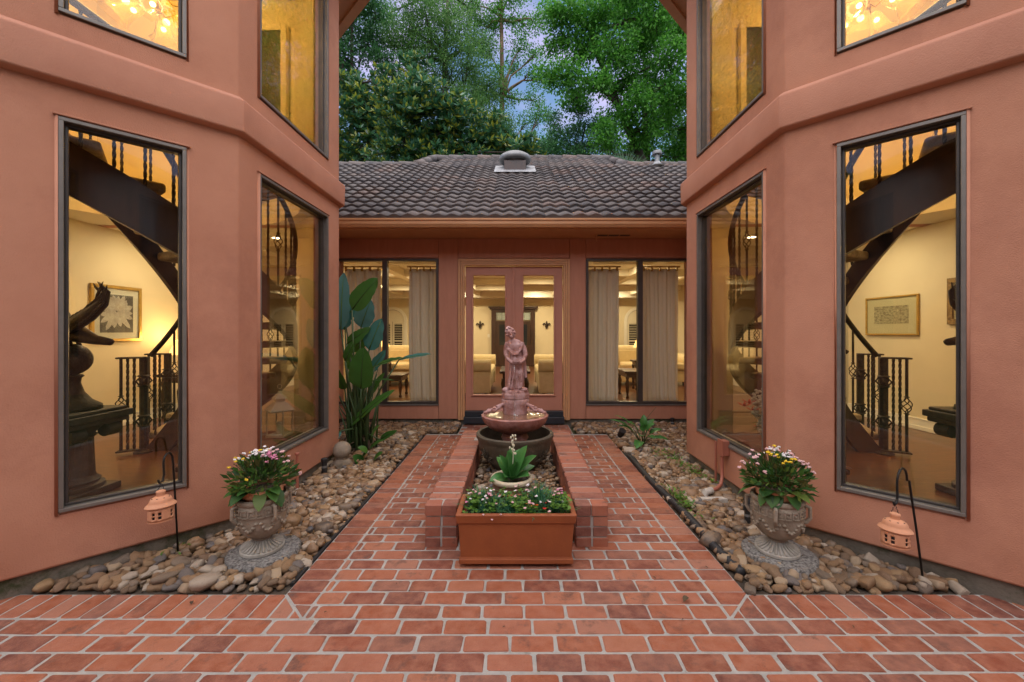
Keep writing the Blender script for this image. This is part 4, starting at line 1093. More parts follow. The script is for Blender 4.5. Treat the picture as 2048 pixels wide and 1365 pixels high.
    bg_.build('big_leaves', 'herb', fp, fix=False, smooth=True)
    st_ = MB(); hs = {}
    for (kind, n, (ax, ay), sp) in cols[1]:
        h_ = hs.setdefault(kind, MB())
        for k in range(n):
            px_, py_ = ax+r2.gauss(0,sp), ay+r2.gauss(0,sp); top = .235-.9*(px_*px_+py_*py_)*3+r2.gauss(0,.012)
            p1 = pt+Vector((px_,py_,max(.06,top)))
            stemflower(st_, h_, pt+Vector((px_*.5,py_*.5,.06)), p1, .009+r2.random()*.004)
    for k in range(70):       # brown bud stems
        a = r2.random()*6.28; q = r2.random()**.5*.17; p1 = pt+Vector((cos(a)*q,sin(a)*q,.20-q*q*2.5+r2.gauss(0,.02)))
        st_.tube([pt+Vector((cos(a)*q*.5,sin(a)*q*.5,.08)), p1], .0012, 3, caps=False); st_.ball(p1, .004, 1)
    st_.build('stems', 'stalk', fp, fix=False)
    for k, h_ in hs.items(): h_.build('blossoms', k, fp, fix=False, smooth=True)
urn(-1.533, 2.46, 'beside the paddle-leaved plant tower', 3, ('mostly white', [('flower_white',26,(.0,-.02),.035),('flower_white',5,(-.11,-.02),.015),('flower_pink',12,(.075,-.03),.022),('flower_yellow',5,(-.05,-.11),.05),('flower_yellow',4,(-.12,.0),.03),('flower_palepink',14,(.1,.03),.05)]))
urn(1.56, 2.44, 'beside the conduit box tower', 8, ('yellow and pink', [('flower_yellow',11,(-.03,-.07),.045),('flower_white',12,(.02,.03),.04),('flower_white',6,(.04,-.04),.015),('flower_palepink',16,(.12,-.03),.04),('flower_palepink',12,(-.13,-.01),.03),('flower_palepink',9,(.0,.02),.06)]))

# ================================================================== LANTERNS ON HOOKS
def lantern(base, top, lan, rot, where):
    """base of the pole on the stones, crown of the hook, point the lantern hangs from"""
    base, top, lan = Vector(base), Vector(top), Vector(lan)
    hk = root('shepherd_hook', base, 'thin black shepherd hook stuck in the stones ' + where, 'garden hook', 'lantern hooks')
    d = (lan-top); d.z = 0; r_ = d.length/2; dn = d.normalized()
    pts = [base+Vector((0,0,-.04)), base+(top-base)*.45, base+(top-base)*.88]
    for k in range(9):
        a = pi*k/8; c = top+dn*r_; pts.append(c - dn*r_*cos(a) + Vector((0,0,(sin(a)-1)*r_*1.3+.0)))
    e = pts[-1]; pts += [e+Vector((0,0,-.07))+dn*-.004, e+Vector((0,0,-.10))+dn*.006, e+Vector((0,0,-.105))+dn*.03, e+Vector((0,0,-.085))+dn*.04]
    MB().tube(pts, .0055, 8).build('rod', 'black_metal', hk, smooth=True)
    hp = e+Vector((0,0,-.105))+dn*.02
    ln = root('hanging_lantern', hp+Vector((0,0,-.215)), 'oval terracotta lantern shaped like a little house hanging ' + where, 'lantern', 'hanging lanterns')
    c = hp+Vector((0,0,-.215)); rx, ry = .055, .043
    tr = lambda p: (c.x+p[0]*cos(rot)-p[1]*sin(rot), c.y+p[0]*sin(rot)+p[1]*cos(rot), c.z+p[2]*.86)
    n = 48; zs = [.012,.026,.046,.050,.070,.094]
    mb = MB(tr); vs = []
    for z in zs: vs += [(rx*cos(2*pi*k/n), ry*sin(2*pi*k/n), z) for k in range(n)]
    wins = []
    for ac in (-112, -22, 68, 158): wins.append(ac)
    def iswin(k, j):
        a = 360*(k+.5)/n
        for ac in wins:
            da = (a-ac+180) % 360-180
            if (7 < abs(da) < 22 or 0 < abs(da) < 0) and j in (1, 3) and abs(da) > 2: return True
        return False
    fs = [(j*n+k, j*n+(k+1)%n, (j+1)*n+(k+1)%n, (j+1)*n+k) for j in range(len(zs)-1) for k in range(n) if not iswin(k, j)]
    mb.add(vs, fs); body = mb.build('body', 'terracotta_light', ln, smooth=True, fix=False, solid=.006)
    MB(tr).lathe([(.86,.011),(.86,.096)], (0,0,0), 32, sx=rx, sy=ry, cap=False).build('dark_liner', 'black_plastic', body, smooth=True, fix=False)  # black lining puts the shade inside the body into its colour
    MB(tr).lathe([(.9,.0),(1.03,.0),(1.06,.005),(1.03,.010),(1.05,.015),(1.0,.020),(.9,.020)], (0,0,0), 48, sx=rx, sy=ry).build('base_ring', 'terracotta_light', ln, smooth=True, auto=50)
    MB(tr).lathe([(.95,.092),(1.26,.096),(1.30,.101),(1.22,.110),(1.0,.120),(.96,.128),(.92,.138),(.80,.152),(.55,.160),(.36,.163),(.34,.176),(.40,.184),(.40,.194),(.30,.200),(.02,.201)], (0,0,0), 48, sx=rx, sy=ry).build('lid', 'terracotta_light', ln, smooth=True, auto=45)
    vh = MB(tr)
    for k in range(8):
        a = 2*pi*k/8+.3; vh.lathe([(.004,.0),(.004,.002)], (rx*.72*cos(a), ry*.72*sin(a), .1535), 8)
    vh.build('dark_hole_discs', 'black', ln)  # flat black discs stand for the shade inside the lid holes
    ch = MB()
    for s in (-1, 1):
        a_ = Vector(tr((s*.016,0,.192)))
        for k in range(6):
            p, q = a_+(hp-a_)*(k/6), a_+(hp-a_)*((k+1.2)/6); ch.tube([p, (p+q)/2+Vector((.003*(-1)**k,.002,0)), q], .0016, 4)
    ch.build('chain', 'black_metal', ln)
lantern((-2.075,2.50,.02), P(345,903,2.40), P(327,903,2.33), R(45), 'beside the paddle-leaved plant tower')
lantern((2.205,2.205,.02), P(1814,934,2.19), P(1794,934,2.14), R(-45), 'beside the conduit box tower')
# ================================================================== STAIRCASES IN THE TOWERS
SCX, SCY, RI, RO = -3.5, 3.6, .58, 1.36
A0, A1, NT = 112., -94., 15
def sz(a): return FL + (A0-a)/(A0-A1)*(F2-FL)
def spt(r, a, z): return Vector((SCX+r*cos(R(a)), SCY+r*sin(R(a)), z))
def bal_mesh(h, basket, xfm):
    mb = MB(); n = 40
    if not basket:
        mb.tube([(0,0,h*i/n) for i in range(n+1)], .0105, 4, twist=.62)
    else:
        mb.tube([(0,0,0),(0,0,h*.42)], .0105, 6); mb.tube([(0,0,h*.58),(0,0,h)], .0105, 6)
        for z in (.41,.59): mb.lathe([(.012,h*z-.006),(.02,h*z),(.012,h*z+.006)], (0,0,0), 8)
        for k in range(4):
            pts = []
            for i in range(9):
                t = i/8; a = k*pi/2+t*pi*1.2; q = .028*sin(pi*t)+.006; pts.append((q*cos(a),q*sin(a),h*(.42+.16*t)))
            mb.tube(pts, .004, 5)
    me = bpy.data.meshes.new('baluster'); me.from_pydata([tuple(v) for v in mb.v], [], mb.f); me.materials.append(M['iron']); return me
BALM = [bal_mesh(.86, False, None), bal_mesh(.86, True, None)]
def staircase(xf, label):
    t = root('staircase', xf((SCX,SCY,FL)), label, 'staircase', 'curved stairs in the towers')
    def strn(r, th, top=.11, bot=.25):
        mb = MB(xf); rows = []
        for i in range(61):
            a = A0+4-(A0+4-A1)*i/60; z = sz(a); zb = max(FL+.002, z-(bot if r > 1 or a < 10 else .24)); ztp = min(max(z+top, FL+.05), F2+.10)
            rows.append([spt(r-th,a,zb), spt(r+th,a,zb), spt(r+th,a,ztp), spt(r-th,a,ztp)])
        vs = [p for q in rows for p in q]
        mb.add(vs, [(i*4+k, i*4+(k+1)%4, (i+1)*4+(k+1)%4, (i+1)*4+k) for i in range(60) for k in range(4)] + [(3,2,1,0), (240,241,242,243)])
        mb.build('stringer', 'dark_wood', t, smooth=True, auto=30)
    strn(RO, .022, .10, .23); strn(RI, .022, .08, .14)
    da = (A0-A1)/NT; rise = (F2-FL)/NT
    for i in range(NT-1):
        a = A0-da*i; z = FL+rise*(i+1)
        mb = MB(xf); rows = []
        for k in range(7):
            aa = a+3.2-(da+3.2)*k/6
            rows.append([spt(RI+.024,aa,z-.07), spt(RO-.024,aa,z-.07), spt(RO-.024,aa,z), spt(RI+.024,aa,z)])
        mb.add([p for q in rows for p in q], [(i_*4+k, i_*4+(k+1)%4, (i_+1)*4+(k+1)%4, (i_+1)*4+k) for i_ in range(6) for k in range(4)] + [(3,2,1,0),(24,25,26,27)])
        mb.build('tread', 'carpet', t, bevel=.022, seg=3, smooth=True, auto=40)
    def rail(r, step, ph):
        pts = []
        for i in range(57):
            a = A0-(A0-A1)*i/56; pts.append(spt(r, a, sz(a)+.11+.86))
        MB(xf).tube(pts, .024, 8).build('handrail', 'iron', t, smooth=True)
        a = A0-4; k = ph
        while a > A1:
            p = Vector(xf(spt(r, a, sz(a)+.105)))
            o = bpy.data.objects.new('baluster', BALM[1 if k % 5 == 2 else 0]); C.objects.link(o); o.parent = t; o.location = p-ORG[t.name]
            a -= step; k += 1
    rail(RO, 6.2, 0); rail(RI, 17, 1)
    for (r, nm) in ((RI,0),(RO,1)):               # newel clusters at the foot
        c = spt(r, A0+5, 0); out_ = Vector((-sin(R(A0))*-1, 0, 0)); td = Vector((-sin(R(A0+5)), cos(R(A0+5)), 0))
        nw = MB(xf); nw.tube([(c.x,c.y,FL+.03),(c.x,c.y,1.10)], .036, 8)
        for z in (.42,.52,.82,.92): nw.lathe([(.036,z-.012),(.056,z),(.036,z+.012)], (c.x,c.y,0), 12)
        for zc_ in (.47,.87):
            for k in range(5):
                a = k*1.256; nw.tube([(c.x+.036*cos(a),c.y+.036*sin(a),zc_-.04),(c.x+.062*cos(a+.4),c.y+.062*sin(a+.4),zc_),(c.x+.036*cos(a+.8),c.y+.036*sin(a+.8),zc_+.04)], .008, 5)
        nw.lathe([(.085,FL+.001),(.085,FL+.012),(.05,FL+.03)], (c.x,c.y,0), 12)
        nw.build('newel_post', 'iron', t, smooth=True, auto=40)
        e = c+td*.17-Vector((cos(R(A0)),sin(R(A0)),0))*.02
        pl_ = MB(xf)
        for z in (FL+.035, 1.105):
            pl_.obox(((c.x+e.x)/2,(c.y+e.y)/2,z), (e-c)*.5+td*.03, Vector((td.y,-td.x,0))*.045, Vector((0,0,.009)))
        pl_.build('rail_plate', 'iron', t, bevel=.01)
        for k in range(3):
            q = c+(e-c)*(.42+.28*k); o = bpy.data.objects.new('baluster', BALM[1 if k == 2 else 0]); C.objects.link(o); o.parent = t
            o.location = Vector(xf((q.x,q.y,FL+.04)))-ORG[t.name]; o.scale = (1.25,1.25,1.06)
    return t
staircase(XL, 'curved dark wood stair with carpet treads and iron rail, flower picture behind')
staircase(XR, 'curved dark wood stair with carpet treads and iron rail, hunting print behind')

# ---- halls: lights, chandelier, pictures, sculpture
def hall(xf, left):
    side = 'in the tower beside the ' + ('paddle-leaved plant' if left else 'conduit box')
    for (x, y) in ((-4.68,2.45),(-4.35,5.35),(-3.3,5.6)):  # ceiling lights added to brighten the hall
        c = Vector(xf((x,y,CE-.004))); r_ = root('recessed_light', c, 'small round light added to brighten the hall ceiling ' + side, 'ceiling light', 'added hall lights ' + side)
        MB().lathe([(.055,0),(.085,0),(.085,-.006),(.055,-.006)], c, 20, cap=False).build('trim_ring', 'white_trim', r_)
        MB().lathe([(.054,-.001),(.054,-.004)], c, 20).build('lens', 'downlight', r_)
        lamp('light', c+Vector((0,0,-.008)), 4.8, (1,.80,.50), .13, parent=r_)
    # chandelier
    c0 = Vector((-3.12,3.55,4.35)); cw = Vector(xf(c0))
    ch = root('chandelier', cw, 'glowing chandelier of ribbed glass trumpets ' + side, 'chandelier', 'chandeliers')
    st = MB(); st.tube([cw+Vector((0,0,.25)), (cw.x,cw.y,5.39)], .010, 8); st.ball(cw+Vector((0,0,.03)), (.06,.06,.09), 2); st.ball(cw+Vector((0,0,-.20)), .022, 2); st.tube([cw+Vector((0,0,-.2)),cw+Vector((0,0,.25))], .012, 8)
    st.lathe([(.09,5.388),(.09,5.375),(.02,5.34)], (cw.x,cw.y,0), 16); st.build('stem', 'gold', ch, smooth=True)
    for tier, (nn, rr, zz, sc_) in enumerate(((6,.20,-.04,1.75),(4,.10,-.20,1.3),(5,.17,.18,1.5))):
        for k in range(nn):
            a = 2*pi*k/nn+tier*.5; d = Vector((cos(a),sin(a),0)); p = cw+d*rr+Vector((0,0,zz))
            ar = MB(); ar.tube([cw+Vector((0,0,zz+.04)), cw+d*rr*.5+Vector((0,0,zz-.03)), p], .0045, 6)
            arm = ar.build('arm', 'gold', ch, smooth=True)
            ax = (d*.75+Vector((0,0,-.55))).normalized(); sd = ax.cross(Vector((0,0,1))).normalized(); up = sd.cross(ax)
            gb_ = MB(); n = 24; prof = [(.016,0),(.030,.02),(.042,.06),(.050,.10),(.064,.135),(.085,.155)]; vs = []
            for j, (r_, l_) in enumerate(prof):
                for i in range(n):
                    th = 2*pi*i/n; q = r_*sc_*(1+.06*cos(th*8)*(j/5)); vs.append(p+ax*l_*sc_+sd*q*cos(th)+up*q*sin(th))
            gb_.add(vs, [(j*n+i, j*n+(i+1)%n, (j+1)*n+(i+1)%n, (j+1)*n+i) for j in range(5) for i in range(n)]); gb_.build('glass_trumpet', 'glass_shade', arm, smooth=True, fix=False)
            MB().ball(p+ax*.06*sc_, .016*sc_, 2).build('bulb', 'bulb', arm, smooth=True)
    lamp('light', cw+Vector((0,0,.62)), 40, (1,.58,.16), .10, 'POINT', parent=ch)
    # second glow: a bare globe on the landing wall
    gl = root('globe_sconce', xf((-3.92,4.93,3.95)), 'round glowing globe sconce by the landing door ' + side, 'wall lamp', 'landing sconces')
    mb = MB(xf); mb.ball((-3.92,4.86,3.95), .05, 3); mb.build('globe', 'bulb', gl, smooth=True)
    mb = MB(xf); mb.tube([(-3.92,4.95,3.90),(-3.92,4.90,3.88),(-3.92,4.86,3.905)], .010, 8); mb.build('bracket', 'gold', gl, smooth=True)
hall(XL, True); hall(XR, False)

def picture(xf, y0, y1, z0, z1, fmat, fw, mw, name_label, art):
    t = root('framed_picture', xf((-5.09,(y0+y1)/2,z0)), name_label, 'picture')
    x = -5.098
    mb = MB(xf); d = .028
    for (a, b, c, e) in ((y0,y1,z1-fw,z1),(y0,y1,z0,z0+fw),(y0,y0+fw,z0+fw,z1-fw),(y1-fw,y1,z0+fw,z1-fw)): mb.box(x,x+d,a,b,c,e)
    mb.build('frame', fmat, t, bevel=.005)
    MB(xf).box(x,x+.010,y0+fw,y1-fw,z0+fw,z1-fw).build('mat_board', 'mat_board' if art == 'flower' else 'paper', t)
    a, b, c, e = y0+fw+mw, y1-fw-mw, z0+fw+mw, z1-fw-mw
    if art == 'flower':
        MB(xf).box(x+.011,x+.013,a,b,c,e).build('print', 'print_dark', t)
        r2 = random.Random(5); cy, cz = a+(b-a)*.48, c+(e-c)*.56
        for ring, (n, ln, wd, xo) in enumerate(((15,.27,.075,.0135),(12,.20,.085,.0145),(8,.12,.075,.0155))):
            mb = MB(xf)
            for k in range(n):
                th = 2*pi*k/n+ring*.2+r2.gauss(0,.08); l_ = ln*(.75+r2.random()*.35); dy, dz = cos(th), sin(th); lim = min((b-cy) if dy>0 else (cy-a), 9)
                l_ = min(l_, lim/max(.05,abs(dy))*.97, ((e-cz) if dz>0 else (cz-c))/max(.05,abs(dz))*.97); xx = x+xo+k*.00006
                P2 = lambda u, v: (xx, cy+dy*u-dz*v, cz+dz*u+dy*v)
                mb.add([P2(.01,0),P2(l_*.5,wd*.5),P2(l_*.85,wd*.32),P2(l_,0),P2(l_*.85,-wd*.32),P2(l_*.5,-wd*.5)], [(0,1,2,3,4,5)])
            mb.build('petals', 'petal_print', t, fix=False)
    else:
        MB(xf).box(x+.011,x+.013,a,b,c+.02,e).build('print', 'hunt_print', t)
    MB(xf).box(x+.020,x+.022,y0+fw*.8,y1-fw*.8,z0+fw*.8,z1-fw*.8).build('glazing', 'glass_clear', t)
picture(XL, 4.86, 5.52, 1.24, 1.95, 'gold', .04, .075, 'gold framed print of a pale flower on dark ground', 'flower')
picture(XR, 5.10, 5.86, 1.32, 1.84, 'gold', .022, .11, 'gold framed hunting print with a wide pale mat', 'hunt')
picture(XR, 4.42, 4.76, 1.45, 1.98, 'carved_gold', .06, .03, 'picture in a carved dark gold frame by the bronze bird', 'hunt')

def sculpture(x, y, flip, label_p, label_s):
    p = root('pedestal', (x,y,FL), label_p, 'pedestal', 'hall pedestals'); b = Vector((x,y,FL))
    MB().box(x-.19,x+.19,y-.19,y+.19,FL,FL+.05).build('plinth', 'pedestal', p, bevel=.008)
    MB().lathe([(.18,.05),(.18,.08),(.15,.09),(.16,.11),(.135,.13),(.125,.15),(.115,.42),(.14,.44),(.125,.455),(.17,.50),(.19,.52)], b, 40, rf=lambda a,i,z: 1+(.03*cos(a*20) if .14<z<.43 else 0)).build('column', 'pedestal', p, smooth=True, auto=40)
    vo = MB()
    for s in (-1,1):
        for q in (-1,1): vo.tube([(x+s*.16,y+q*.13-.05,FL+.47),(x+s*.16,y+q*.13+.05,FL+.47)], .05, 14)
    vo.build('volutes', 'pedestal', p, smooth=True, auto=40)
    cp = MB(); cp.box(x-.22,x+.22,y-.22,y+.22,FL+.522,FL+.56); cp.box(x-.24,x+.24,y-.24,y+.24,FL+.56,FL+.61); cp.box(x-.215,x+.215,y-.215,y+.215,FL+.61,FL+.635); cp.build('capital', 'pedestal', p, bevel=.008)
    z = FL+.635; c = Vector((x,y,z))
    s_ = root('bronze_bird', c, label_s, 'sculpture', 'bronze birds')
    MB().lathe([(.17,0),(.165,.03),(.11,.07),(.07,.13),(.05,.20),(.055,.235),(.07,.25),(.06,.262)], c, 36).build('stand', 'bronze', s_, smooth=True)
    MB().ball((x,y,z+.375), .118, 3).build('ball', 'bronze', s_, smooth=True)
    k = -1 if flip else 1
    bd = MB(); bc = Vector((x-.03*k,y,z+.565))
    bd.tube([bc+Vector((-.16*k,0,.10)),bc+Vector((-.05*k,0,.03)),bc+Vector((.08*k,0,.0)),bc+Vector((.22*k,-.01,-.045)),bc+Vector((.34*k,-.02,-.06)),bc+Vector((.36*k,-.02,-.055))], [.04,.075,.065,.035,.026,.012], 14)
    bd.tube([bc+Vector((-.12*k,0,.07)),bc+Vector((-.20*k,.01,.14)),bc+Vector((-.22*k,.01,.22))], [.045,.032,.026], 12); bd.ball(bc+Vector((-.235*k,.01,.245)), (.04,.03,.033), 2)
    bd.tube([bc+Vector((-.26*k,.01,.24)),bc+Vector((-.31*k,.01,.225))], [.014,.003], 8)
    for s in (-1,1): bd.tube([bc+Vector((.04*k,s*.03,-.03)),bc+Vector((.06*k,s*.03,-.09))], .014, 8)
    bd.build('body', 'bronze', s_, smooth=True)
    for s in (-1, 1):
        q = 1 if s < 0 else -.55                     # far wing swept the other way
        ln = [Vector((0,s*.04,.03)), Vector((k*q*.13,s*.07,.07)), Vector((k*q*.26,s*.09,.14)), Vector((k*q*.36,s*.10,.22)), Vector((k*q*.39,s*.10,.30)), Vector((k*q*.33,s*.09,.37))]
        wg = MB(); wg.tube([bc+v for v in ln], [.045,.05,.048,.038,.024,.003], 12)
        for i in range(34):                          # feathers lying along the wing
            u = i/33*4.2; j = int(u); f_ = u-j; p_ = bc+ln[j].lerp(ln[j+1], f_); d_ = (ln[j+1]-ln[j]).normalized(); e_ = d_.cross(Vector((0,1,0))).normalized()*(1 if i % 2 else -1)
            rr_ = .052*(1-u/6); w_ = p_+e_*rr_*.8+Vector((0,-.03,0))
            wg.tube([w_, w_+d_*.04+e_*.006, w_+d_*.075+e_*.002], [.009,.008,.002], 5)
        wg.build('wing', 'bronze', s_, smooth=True)
sculpture(-3.30, 3.02, False, 'dark column pedestal in front of the flower picture', 'bronze bird with raised wing on a ball, before the flower picture')
sculpture(3.42, 2.96, True, 'dark column pedestal in the hall of the hunting print', 'bronze bird with raised wing, in the hall of the hunting print')

# ---- display ledges behind the side windows
def ledge(xf, left):
    s = 'paddle-leaved plant' if left else 'conduit box'
    t = root('display_table', xf((-2.26,3.5,FL)), 'low draped table inside the side window of the tower beside the ' + s, 'table', 'window display tables')
    MB(xf).box(-2.50,-2.06,2.98,4.02,.335,.372).build('top', 'dark_wood', t, bevel=.006)
    for (x, y) in ((-2.46,3.02),(-2.10,3.02),(-2.46,3.98),(-2.10,3.98)): MB(xf).box(x-.025,x+.025,y-.025,y+.025,FL,.335).build('leg', 'dark_wood', t)
    mb = MB(xf); rows = []
    for i in range(15):
        rows.append([(-2.52+.03*j, 2.99+1.02*i/14, .3765+.012*abs(mnoise.noise(Vector((i*.4,j*.5,3+left*4))))*2) for j in range(15)])
    mb.grid(rows); mb.build('cloth', 'cloth_rust', t, smooth=True, fix=False, solid=.004)
ledge(XL, True); ledge(XR, False)
def house_lantern(x, y, z, s, which):
    t = root('candle_lantern', (x,y,z), 'cream candle lantern with hipped roof, ' + which, 'lantern', 'candle lanterns in the side window'); b = Vector((x,y,z))
    MB().box(x-.08*s,x+.08*s,y-.08*s,y+.08*s,z,z+.02*s).build('base', 'cream_metal', t, bevel=.003)
    for i in (-1,1):
        for j in (-1,1): MB().box(x+i*.072*s-.005,x+i*.072*s+.005,y+j*.072*s-.005,y+j*.072*s+.005,z+.02*s,z+.24*s).build('post', 'cream_metal', t)
    MB().lathe([(.135,.235),(.14,.245),(.06,.32),(.05,.325),(.05,.35),(.075,.352),(.02,.40),(.012,.42)], b, 4, sx=s, sy=s).build('roof', 'cream_metal', t)
    rg = MB(); rg.tube([b+Vector((.02*cos(k*pi/6),0,.44*s+.02*sin(k*pi/6))) for k in range(13)], .003, 5, caps=False); rg.build('ring', 'cream_metal', t)
    MB().lathe([(.03,.02),(.03,.13),(.005,.135)], b, 16, sx=s, sy=s).build('candle', 'flower_cream', t, smooth=True, auto=40)
house_lantern(-2.20,3.14,.39,1.1,'taller one by the near end of the window table'); house_lantern(-2.22,3.82,.39,1.05,'smaller one by the far end of the window table')
bq = Vector(XR((-2.24,3.35,.385)))
vs_ = root('flower_arrangement', bq, 'white hydrangeas with red lilies in a vase behind the side window', 'flowers')
MB().lathe([(.06,0),(.09,.04),(.10,.10),(.06,.17),(.075,.20)], bq, 28).build('vase', 'cream_metal', vs_, smooth=True)
fm = MB(); r2 = random.Random(4)
for (dx, dy, dz, rr) in [(0,0,.36,.11),(-.10,.06,.33,.09),(.08,.08,.42,.09),(.02,-.10,.30,.10),(-.04,.14,.42,.09),(.10,-.04,.28,.09),(-.12,-.06,.22,.085),(0,-.16,.20,.085),(.02,-.2,.10,.08)]:
    for k in range(70):
        d = Vector((r2.gauss(0,1),r2.gauss(0,1),r2.gauss(0,1))).normalized(); fm.ball(bq+Vector((dx,dy,dz))+d*rr*(.8+r2.random()*.25), (.016,.016,.012), 1)
fm.build('hydrangeas', 'flower_cream', vs_, smooth=True, fix=False)
rm = MB()
for (dx, dy, dz) in [(-.14,.2,.36),(-.12,.18,.30),(-.10,.10,.16),(.05,.18,.22),(-.16,.24,.33)]:
    c = bq+Vector((dx,dy,dz))
    for k in range(6):
        a = k*pi/3; d = Vector((cos(a),sin(a),.5)); e = Vector((-sin(a),cos(a),0)); rm.add([c, c+d*.035+e*.014, c+d*.07, c+d*.035-e*.014], [(0,1,2,3)])
rm.build('lilies', 'flower_red', vs_, fix=False)
gm = MB()
for k in range(30):
    a = r2.random()*6.28; d = Vector((cos(a),sin(a),r2.uniform(-.3,.5))); p0 = bq+Vector((0,0,.2)); gm.grid(leaf_rows(p0+d*.05, p0+d*.22, .05, (0,0,1), droop=.2, n=5, m=3))
gm.build('greens', 'herb', vs_, fix=False, smooth=True)
# console table and lamp in each passage
def table_lamp(c, s, lab, grp, e=4):
    t = root('table_lamp', c, lab, 'lamp', grp)
    MB().lathe([(.07,0),(.075,.012),(.03,.03),(.02,.06),(.05,.12),(.055,.17),(.02,.24),(.012,.30)], c, 20, sx=s, sy=s).build('base', 'gold', t, smooth=True).scale = (1,1,1)
    MB().lathe([(.15,.27),(.145,.28),(.075,.47),(.07,.475)], c, 24, cap=False, rf=lambda a,i,z: 1+.03*cos(a*8)).build('shade', 'shade', t, smooth=True, fix=False)
    MB().ball(Vector(c)+Vector((0,0,.36)), .028, 2).build('bulb', 'bulb', t, smooth=True)
    lamp('light', Vector(c)+Vector((0,0,.50)), e, (1,.62,.25), .04, 'POINT', parent=t)
def side_table(x, y, w, h, lab, grp=None):
    t = root('side_table', (x,y,FL), lab, 'table', grp)
    MB().box(x-w,x+w,y-w,y+w,FL+h-.04,FL+h).build('top', 'dark_wood', t, bevel=.01)
    MB().box(x-w+.04,x+w-.04,y-w+.04,y+w-.04,FL+h-.12,FL+h-.041).build('apron', 'dark_wood', t, bevel=.005)
    for i in (-1,1):
        for j in (-1,1): MB().lathe([(.022,0),(.03,.02),(.018,.05),(.03,.16),(.042,h*.55),(.022,h*.68),(.034,h-.13),(.034,h-.10)], (x+i*(w-.06),y+j*(w-.06),FL), 12).build('leg', 'dark_wood', t, smooth=True)
side_table(-4.80,5.85,.20,.62,'small dark table in the passage behind the flower picture'); table_lamp((-4.80,5.85,FL+.62),1,'lit table lamp in the passage behind the flower picture',None)

# ================================================================== LIVING ROOM
DX0, DX1 = -.88, .65
fd = root('front_door', (-.115,YF-.06,FL), 'dark wood double front door with leaded transom across the living room', 'door')
mb = MB(); mb.box(DX0,DX0+.16,YF-.09,YF-.002,FL,2.14); mb.box(DX1-.16,DX1,YF-.09,YF-.002,FL,2.14); mb.box(DX0+.16,DX1-.16,YF-.09,YF-.002,2.05,2.14); mb.box(DX0-.06,DX1+.06,YF-.14,YF-.002,2.142,2.20); mb.box(DX0-.10,DX1+.10,YF-.18,YF-.002,2.202,2.25); mb.build('surround', 'dark_wood', fd, bevel=.008)
for k in range(2):
    a = DX0+.16+k*(DX1-DX0-.32)/2; b = a+(DX1-DX0-.32)/2
    lf = MB(); lf.box(a+.002,b-.002,YF-.06,YF-.01,FL,1.74); lv = lf.build('leaf', 'dark_wood', fd)
    MB().box(a+.12,b-.12,YF-.066,YF-.061,FL+.75,1.62).build('pane', 'night_glass', lv)
    MB().box(a+.12,b-.12,YF-.072,YF-.061,FL+.15,FL+.62).build('raised_panel', 'dark_wood', lv, bevel=.02)
MB().box(DX0+.17,DX1-.17,YF-.055,YF-.045,1.78,2.04).build('transom', 'leaded', fd)
for k in range(8): MB().box(DX0+.20+k*.16,DX0+.206+k*.16,YF-.060,YF-.0555,1.78,2.04).build('lead_came', 'iron', fd)
for x, nm in ((-1.28,'on the lamp table side of the front door'),(1.06,'on the bench side of the front door')):
    t = root('fleur_de_lis_plaque', (x,YF-.03,1.47), 'dark iron fleur-de-lis wall plaque ' + ('by the light switch' if x < 0 else 'on the plain side of the front door'), 'wall plaque', 'fleur-de-lis plaques')
    mb = MB(); c = Vector((x,YF-.035,1.60))
    mb.ball(c+Vector((0,0,.05)), (.035,.015,.10), 2)
    for s in (-1,1): mb.tube([c+Vector((s*.012,0,-.05)),c+Vector((s*.05,0,.03)),c+Vector((s*.09,0,.06)),c+Vector((s*.125,0,.03)),c+Vector((s*.11,0,-.015))], [.018,.024,.024,.02,.012], 8); mb.tube([c+Vector((s*.01,0,-.07)),c+Vector((s*.05,0,-.11))], [.015,.008], 6)
    mb.box(c.x-.06,c.x+.06,c.y-.015,c.y+.012,c.z-.062,c.z-.038); mb.tube([c+Vector((0,0,-.06)),c+Vector((0,0,-.15))], [.022,.006], 8)
    mb.build('plaque', 'iron', t, smooth=True)
MB().box(-1.02,-.94,YF-.012,YF-.001,1.17,1.29).build('light_switch', 'white_trim', root('wall_switch', (-.98,YF-.01,1.17), 'small white light switch plate beside the front door', 'light switch'))
